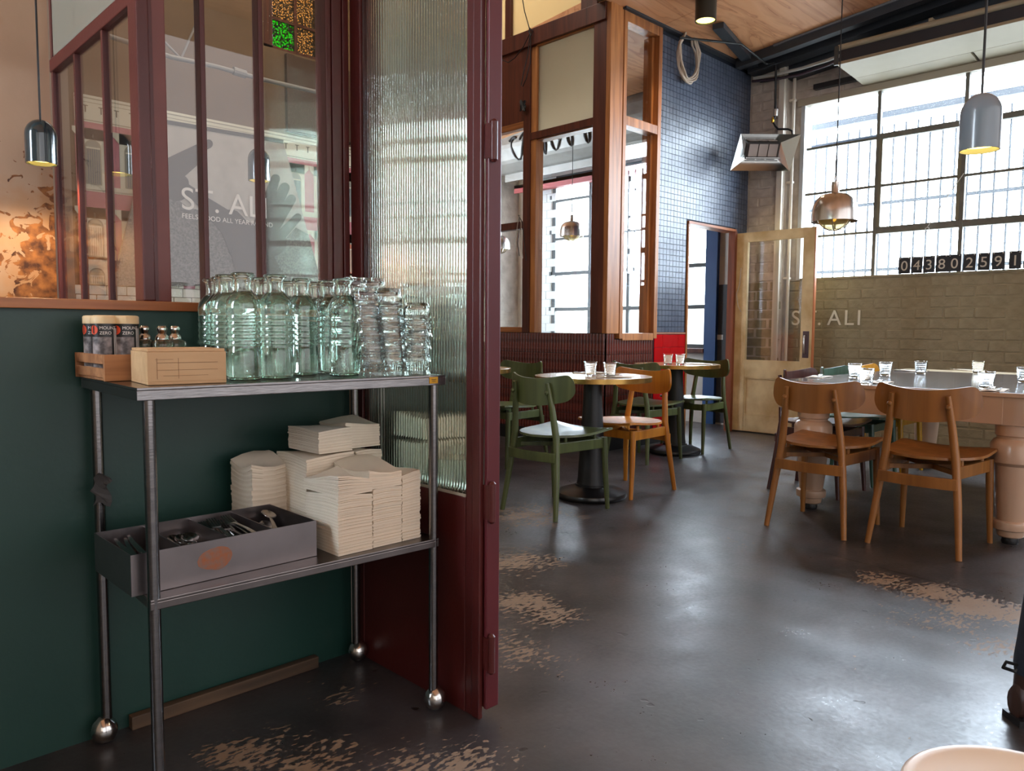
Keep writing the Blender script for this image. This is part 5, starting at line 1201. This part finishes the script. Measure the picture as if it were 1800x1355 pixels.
def dome(loc, label, top, lit):
    t = thing('dome_pendant', label, 'lamp', loc, 0, 'steel dome pendant lamps')
    pr = [(.135, -.075), (.134, -.02), (.128, .02), (.112, .058), (.085, .083), (.055, .093), (.024, .097), (.0225, .10), (.0225, .165), (0, .168)]
    inn = [(.131, -.074), (.130, -.02), (.124, .018), (.108, .055), (.083, .079), (.05, .089), (0, .092)]
    MB().lathe(list(reversed(inn)) + pr, 40).build('shade', BRUSH, t, smooth=40)
    MB().tube([(.013 * math.sin(k * PI / 5), 0, .182 + .018 * math.cos(k * PI / 5)) for k in range(10)], .0035, 6, closed=True).build('hook', BRUSH, t, smooth=60)
    MB().tube([(0, 0, .198), (0, 0, .30)], .006, 8).build('flex_sleeve', BLACK, t); MB().tube([(0, 0, .30), (0, 0, top - loc[2])], .0035, 8).build('flex', BLACK, t)
    MB().lathe([(0, -.125)] + [(.103 * math.sin(a), -.040 - .085 * math.cos(a)) for a in [PI / 2 * k / 8 for k in range(1, 9)]] + [(.103, -.02), (.101, -.02), (.101, -.04)] + [(.100 * math.sin(a), -.040 - .082 * math.cos(a)) for a in [PI / 2 * k / 8 for k in range(8, 0, -1)]] + [(0, -.122)], 28).build('glass_bowl', pane('lamp_bowl_glass', (226, 222, 206), frost=.3, frost_rgb=(230, 224, 200)), t, smooth=60)
    for k in range(6):
        a = k * PI / 3 + .3; MB().tube([(.106 * math.cos(a) * math.sin(b), .106 * math.sin(a) * math.sin(b), -.040 - .088 * math.cos(b)) for b in [PI / 2 * q / 6 + .03 for q in range(7)]], .0028, 6).build('cage_rib', BRUSH, t)
    MB().tube([(0, 0, .085), (0, 0, .01)], .016, 12).build('lamp_holder', BLACK, t); MB().lathe([(0, -.075), (.012, -.065), (.016, -.045), (.013, -.02), (.01, .008), (0, .008)], 16).build('bulb', emit('amber_filament_bulb', (255, 190, 70), lit), t, smooth=60)
    return t
p = on(1467, 368, 'x', 4.72); dome((p.x, p.y, p.z), 'brushed steel dome pendant with caged glass bowl over the big table', CEIL(p.y), 2.2)
p = on(1005, 404, 'x', 6.58); dome((p.x, p.y, p.z), 'brushed steel dome pendant seen through the timber partition', 3.70 - .088 * (p.y - YB), 3.5)
p = on(878, 428, 'x', 6.7); dome((p.x, p.y, p.z), 'steel dome pendant half hidden behind the oxblood door edge', 3.70 - .088 * (p.y - YB), 2.5)

# cream stool close to the photographer: only the far rim of its seat reaches the picture
fe = on(1822, 1323, 'z', .464); dr_ = Vector((fe.x, fe.y, 0)).normalized(); sc_ = fe - dr_ * .145
sto = thing('stool', 'cream round stool nearest the photographer, cut by the frame', 'stool', (sc_.x, sc_.y, 0), .4)
SC_ = mat('cream_stool_enamel', (222, 204, 184), .4, coat=.2)
MB().lathe([(0, .436), (.128, .432), (.140, .438), (.145, .450), (.143, .460), (.137, .464), (.128, .461), (.10, .456), (0, .453)], 48).build('seat', SC_, sto, smooth=60)
for k in range(4):
    a = PI / 4 + k * PI / 2; MB().tube([(.105 * math.cos(a), .105 * math.sin(a), .434), (.165 * math.cos(a), .165 * math.sin(a), 0)], [.013, .010], 12).build('leg', SC_, sto, smooth=60)
MB().tube([(.142 * math.cos(k * PI / 12), .142 * math.sin(k * PI / 12), .20) for k in range(24)], .007, 8, closed=True).build('foot_ring', SC_, sto, smooth=60)

# ---------------------------------------------------------------- person standing at the frame's edge
def person(loc, rz):
    t = thing('person', 'person in dark jeans and brown boots standing at the edge of the frame', 'person', loc, rz)
    NV = mat('dark_navy_denim', (22, 28, 40), .85, bump=.2, bscale=120); JK = mat('black_jacket', (24, 24, 28), .75, bump=.1, bscale=60); SKN = mat('skin', (196, 146, 120), .5); BOOT = mat('dark_brown_boot_leather', (52, 32, 26), .45)
    V, E, Rr = [], [], []
    def ch(pts, start=None):
        prev = start
        for q in pts:
            V.append(q[:3]); Rr.append(q[3]); i = len(V) - 1
            if prev is not None: E.append((prev, i))
            prev = i
        return prev
    pel = ch([(0, 0, .96, .15)])
    spine = ch([(0, 0, 1.10, .145), (.0, 0, 1.25, .155), (0, 0, 1.38, .15)], pel)
    neck = ch([(.0, 0, 1.47, .066), (.012, 0, 1.54, .056)], spine)
    ch([(.03, 0, 1.605, .082), (.03, 0, 1.66, .108), (.022, 0, 1.73, .115), (.015, 0, 1.79, .082)], neck)
    for s in (-1, 1):
        dx = -.152 if s > 0 else .12; ch([(.0, .095 * s, .90, .098), (.03 + dx * .2, .10 * s, .70, .082), (.035 + dx * .8, .10 * s, .52, .062), (.02 + dx * .9, .10 * s, .36, .064), (.0 + dx * .95, .10 * s, .18, .055), (dx - .01, .10 * s, .10, .052)], pel)
        sh = ch([(0, .17 * s, 1.41, .062), (-.005, .215 * s, 1.30, .054), (-.02, .235 * s, 1.12, .046), (.0, .24 * s, .98, .040), (.02, .235 * s, .88, .033)], spine)
        palm = ch([(.03, .232 * s, .835, .034), (.04, .228 * s, .79, .034)], sh)
    me = bpy.data.meshes.new('body'); me.from_pydata(V, E, []); o = link('body', me, t)
    sk = o.modifiers.new('skin', 'SKIN'); sk.use_smooth_shade = True
    for k, r in enumerate(Rr): me.skin_vertices[0].data[k].radius = (r, r)
    me.skin_vertices[0].data[0].use_root = True
    o.modifiers.new('sub', 'SUBSURF').levels = 2
    dg = bpy.context.evaluated_depsgraph_get(); fm = bpy.data.meshes.new_from_object(o.evaluated_get(dg)); o.modifiers.clear(); o.data = fm
    for q in (NV, JK, SKN): fm.materials.append(q)
    for q in fm.polygons:
        z = q.center.z; q.material_index = 2 if z > 1.49 or (z < .90 and abs(q.center.y) > .17) else (1 if z > .92 or abs(q.center.y) > .19 else 0); q.use_smooth = True
    # hands: five unequal bent fingers each
    for s in (-1, 1):
        hb = MB()
        for k, (dx, L, r) in enumerate(((-.028, .062, .0085), (-.010, .074, .009), (.009, .078, .009), (.027, .070, .0088))):
            a = Vector((.042 - dx, .226 * s, .785)); hb.tube([a, a + Vector((.006, -.004 * s, -.38 * L)), a + Vector((.010, -.014 * s, -.75 * L)), a + Vector((.010, -.028 * s, -L))], [r, r * .95, r * .85, r * .6], 8)
        a = Vector((.068, .222 * s, .825)); hb.tube([a, a + Vector((.016, -.010 * s, -.026)), a + Vector((.014, -.020 * s, -.055))], [.012, .011, .007], 8)
        hb.build('hand', SKN, t, smooth=60)
    for s in (-1, 1):
        f = lambda u, v: 0
        bt_ = MB(); secs = [(-.085, .030, .040, .045), (-.06, .038, .055, .06), (0, .040, .06, .062), (.07, .043, .042, .045), (.13, .044, .034, .034), (.17, .034, .026, .026), (.188, .016, .018, .018)]
        n = 14; vs = []
        for x, hw, h0, h1 in secs:
            for k in range(n):
                a = 2 * PI * k / n; vs.append((x, .10 * s + hw * math.cos(a), .012 + max(0, h0 + h0 * math.sin(a))))
        fs = [(i * n + k, i * n + (k + 1) % n, (i + 1) * n + (k + 1) % n, (i + 1) * n + k) for i in range(len(secs) - 1) for k in range(n)] + [tuple(range(n)), tuple((len(secs) - 1) * n + k for k in range(n))]
        bt_.add(vs, fs); bt_.tube([(-.022, .10 * s, .06), (-.022, .10 * s, .17)], [.058, .056], 14)
        bo = bt_.build('boot', BOOT, t, smooth=60); bo.location = (-.115 if s > 0 else .135, 0, 0)
        MB().prism([(-.092, .10 * s - .036), (.10, .10 * s - .045), (.17, .10 * s - .03), (.192, .10 * s), (.17, .10 * s + .03), (.10, .10 * s + .045), (-.092, .10 * s + .036)], 'z', 0, .018).build('sole', BLACK, bo)
        MB().tube([(-.080, .10 * s, .155), (-.115, .10 * s - .004, .165), (-.120, .10 * s, .148), (-.085, .10 * s + .004, .135)], .005, 6, closed=True).build('pull_tab', BLACK, bo, smooth=60)
    hm = MB().lathe([(0, 1.838), (.045, 1.830), (.078, 1.806), (.094, 1.765), (.096, 1.715), (.088, 1.665), (.076, 1.62), (.06, 1.64), (.06, 1.72), (.05, 1.78), (0, 1.80)], 24, (-.012, 0, 0)).build('hair', mat('dark_brown_hair', (44, 30, 24), .6), t, smooth=60)
    fb = MB()
    fb.tube([(.110, 0, 1.715), (.128, 0, 1.690), (.116, 0, 1.680)], [.008, .013, .009], 8); fb.build('nose', SKN, t, smooth=60)
    for s in (-1, 1):
        MB().lathe([(0, -.009), (.006, -.006), (.009, 0), (.006, .006), (0, .009)], 12, (.102, .032 * s, 1.708)).build('eye', mat('eye_white', (230, 228, 224), .2), t, smooth=60)
        MB().lathe([(0, -.028), (.008, -.018), (.012, 0), (.009, .02), (0, .028)], 10, (.02, .094 * s, 1.69)).build('ear', SKN, t, smooth=60)
    MB().tube([(.108, -.024, 1.655), (.116, 0, 1.652), (.108, .024, 1.655)], [.003, .0055, .003], 8).build('mouth', mat('lips', (160, 92, 84), .5), t, smooth=60)
    return t
d_ = Vector((CM[0][0], CM[0][1], 0)).normalized()
per_rz = math.atan2(d_.y, d_.x)
hp0 = on(1781, 1268, 'z', 0)
# the near foot's heel stands where the photograph shows it
lx, ly = -.20, .10
px0 = hp0.x - (math.cos(per_rz) * lx - math.sin(per_rz) * ly); py0 = hp0.y - (math.sin(per_rz) * lx + math.cos(per_rz) * ly)
person((px0, py0, 0), per_rz)
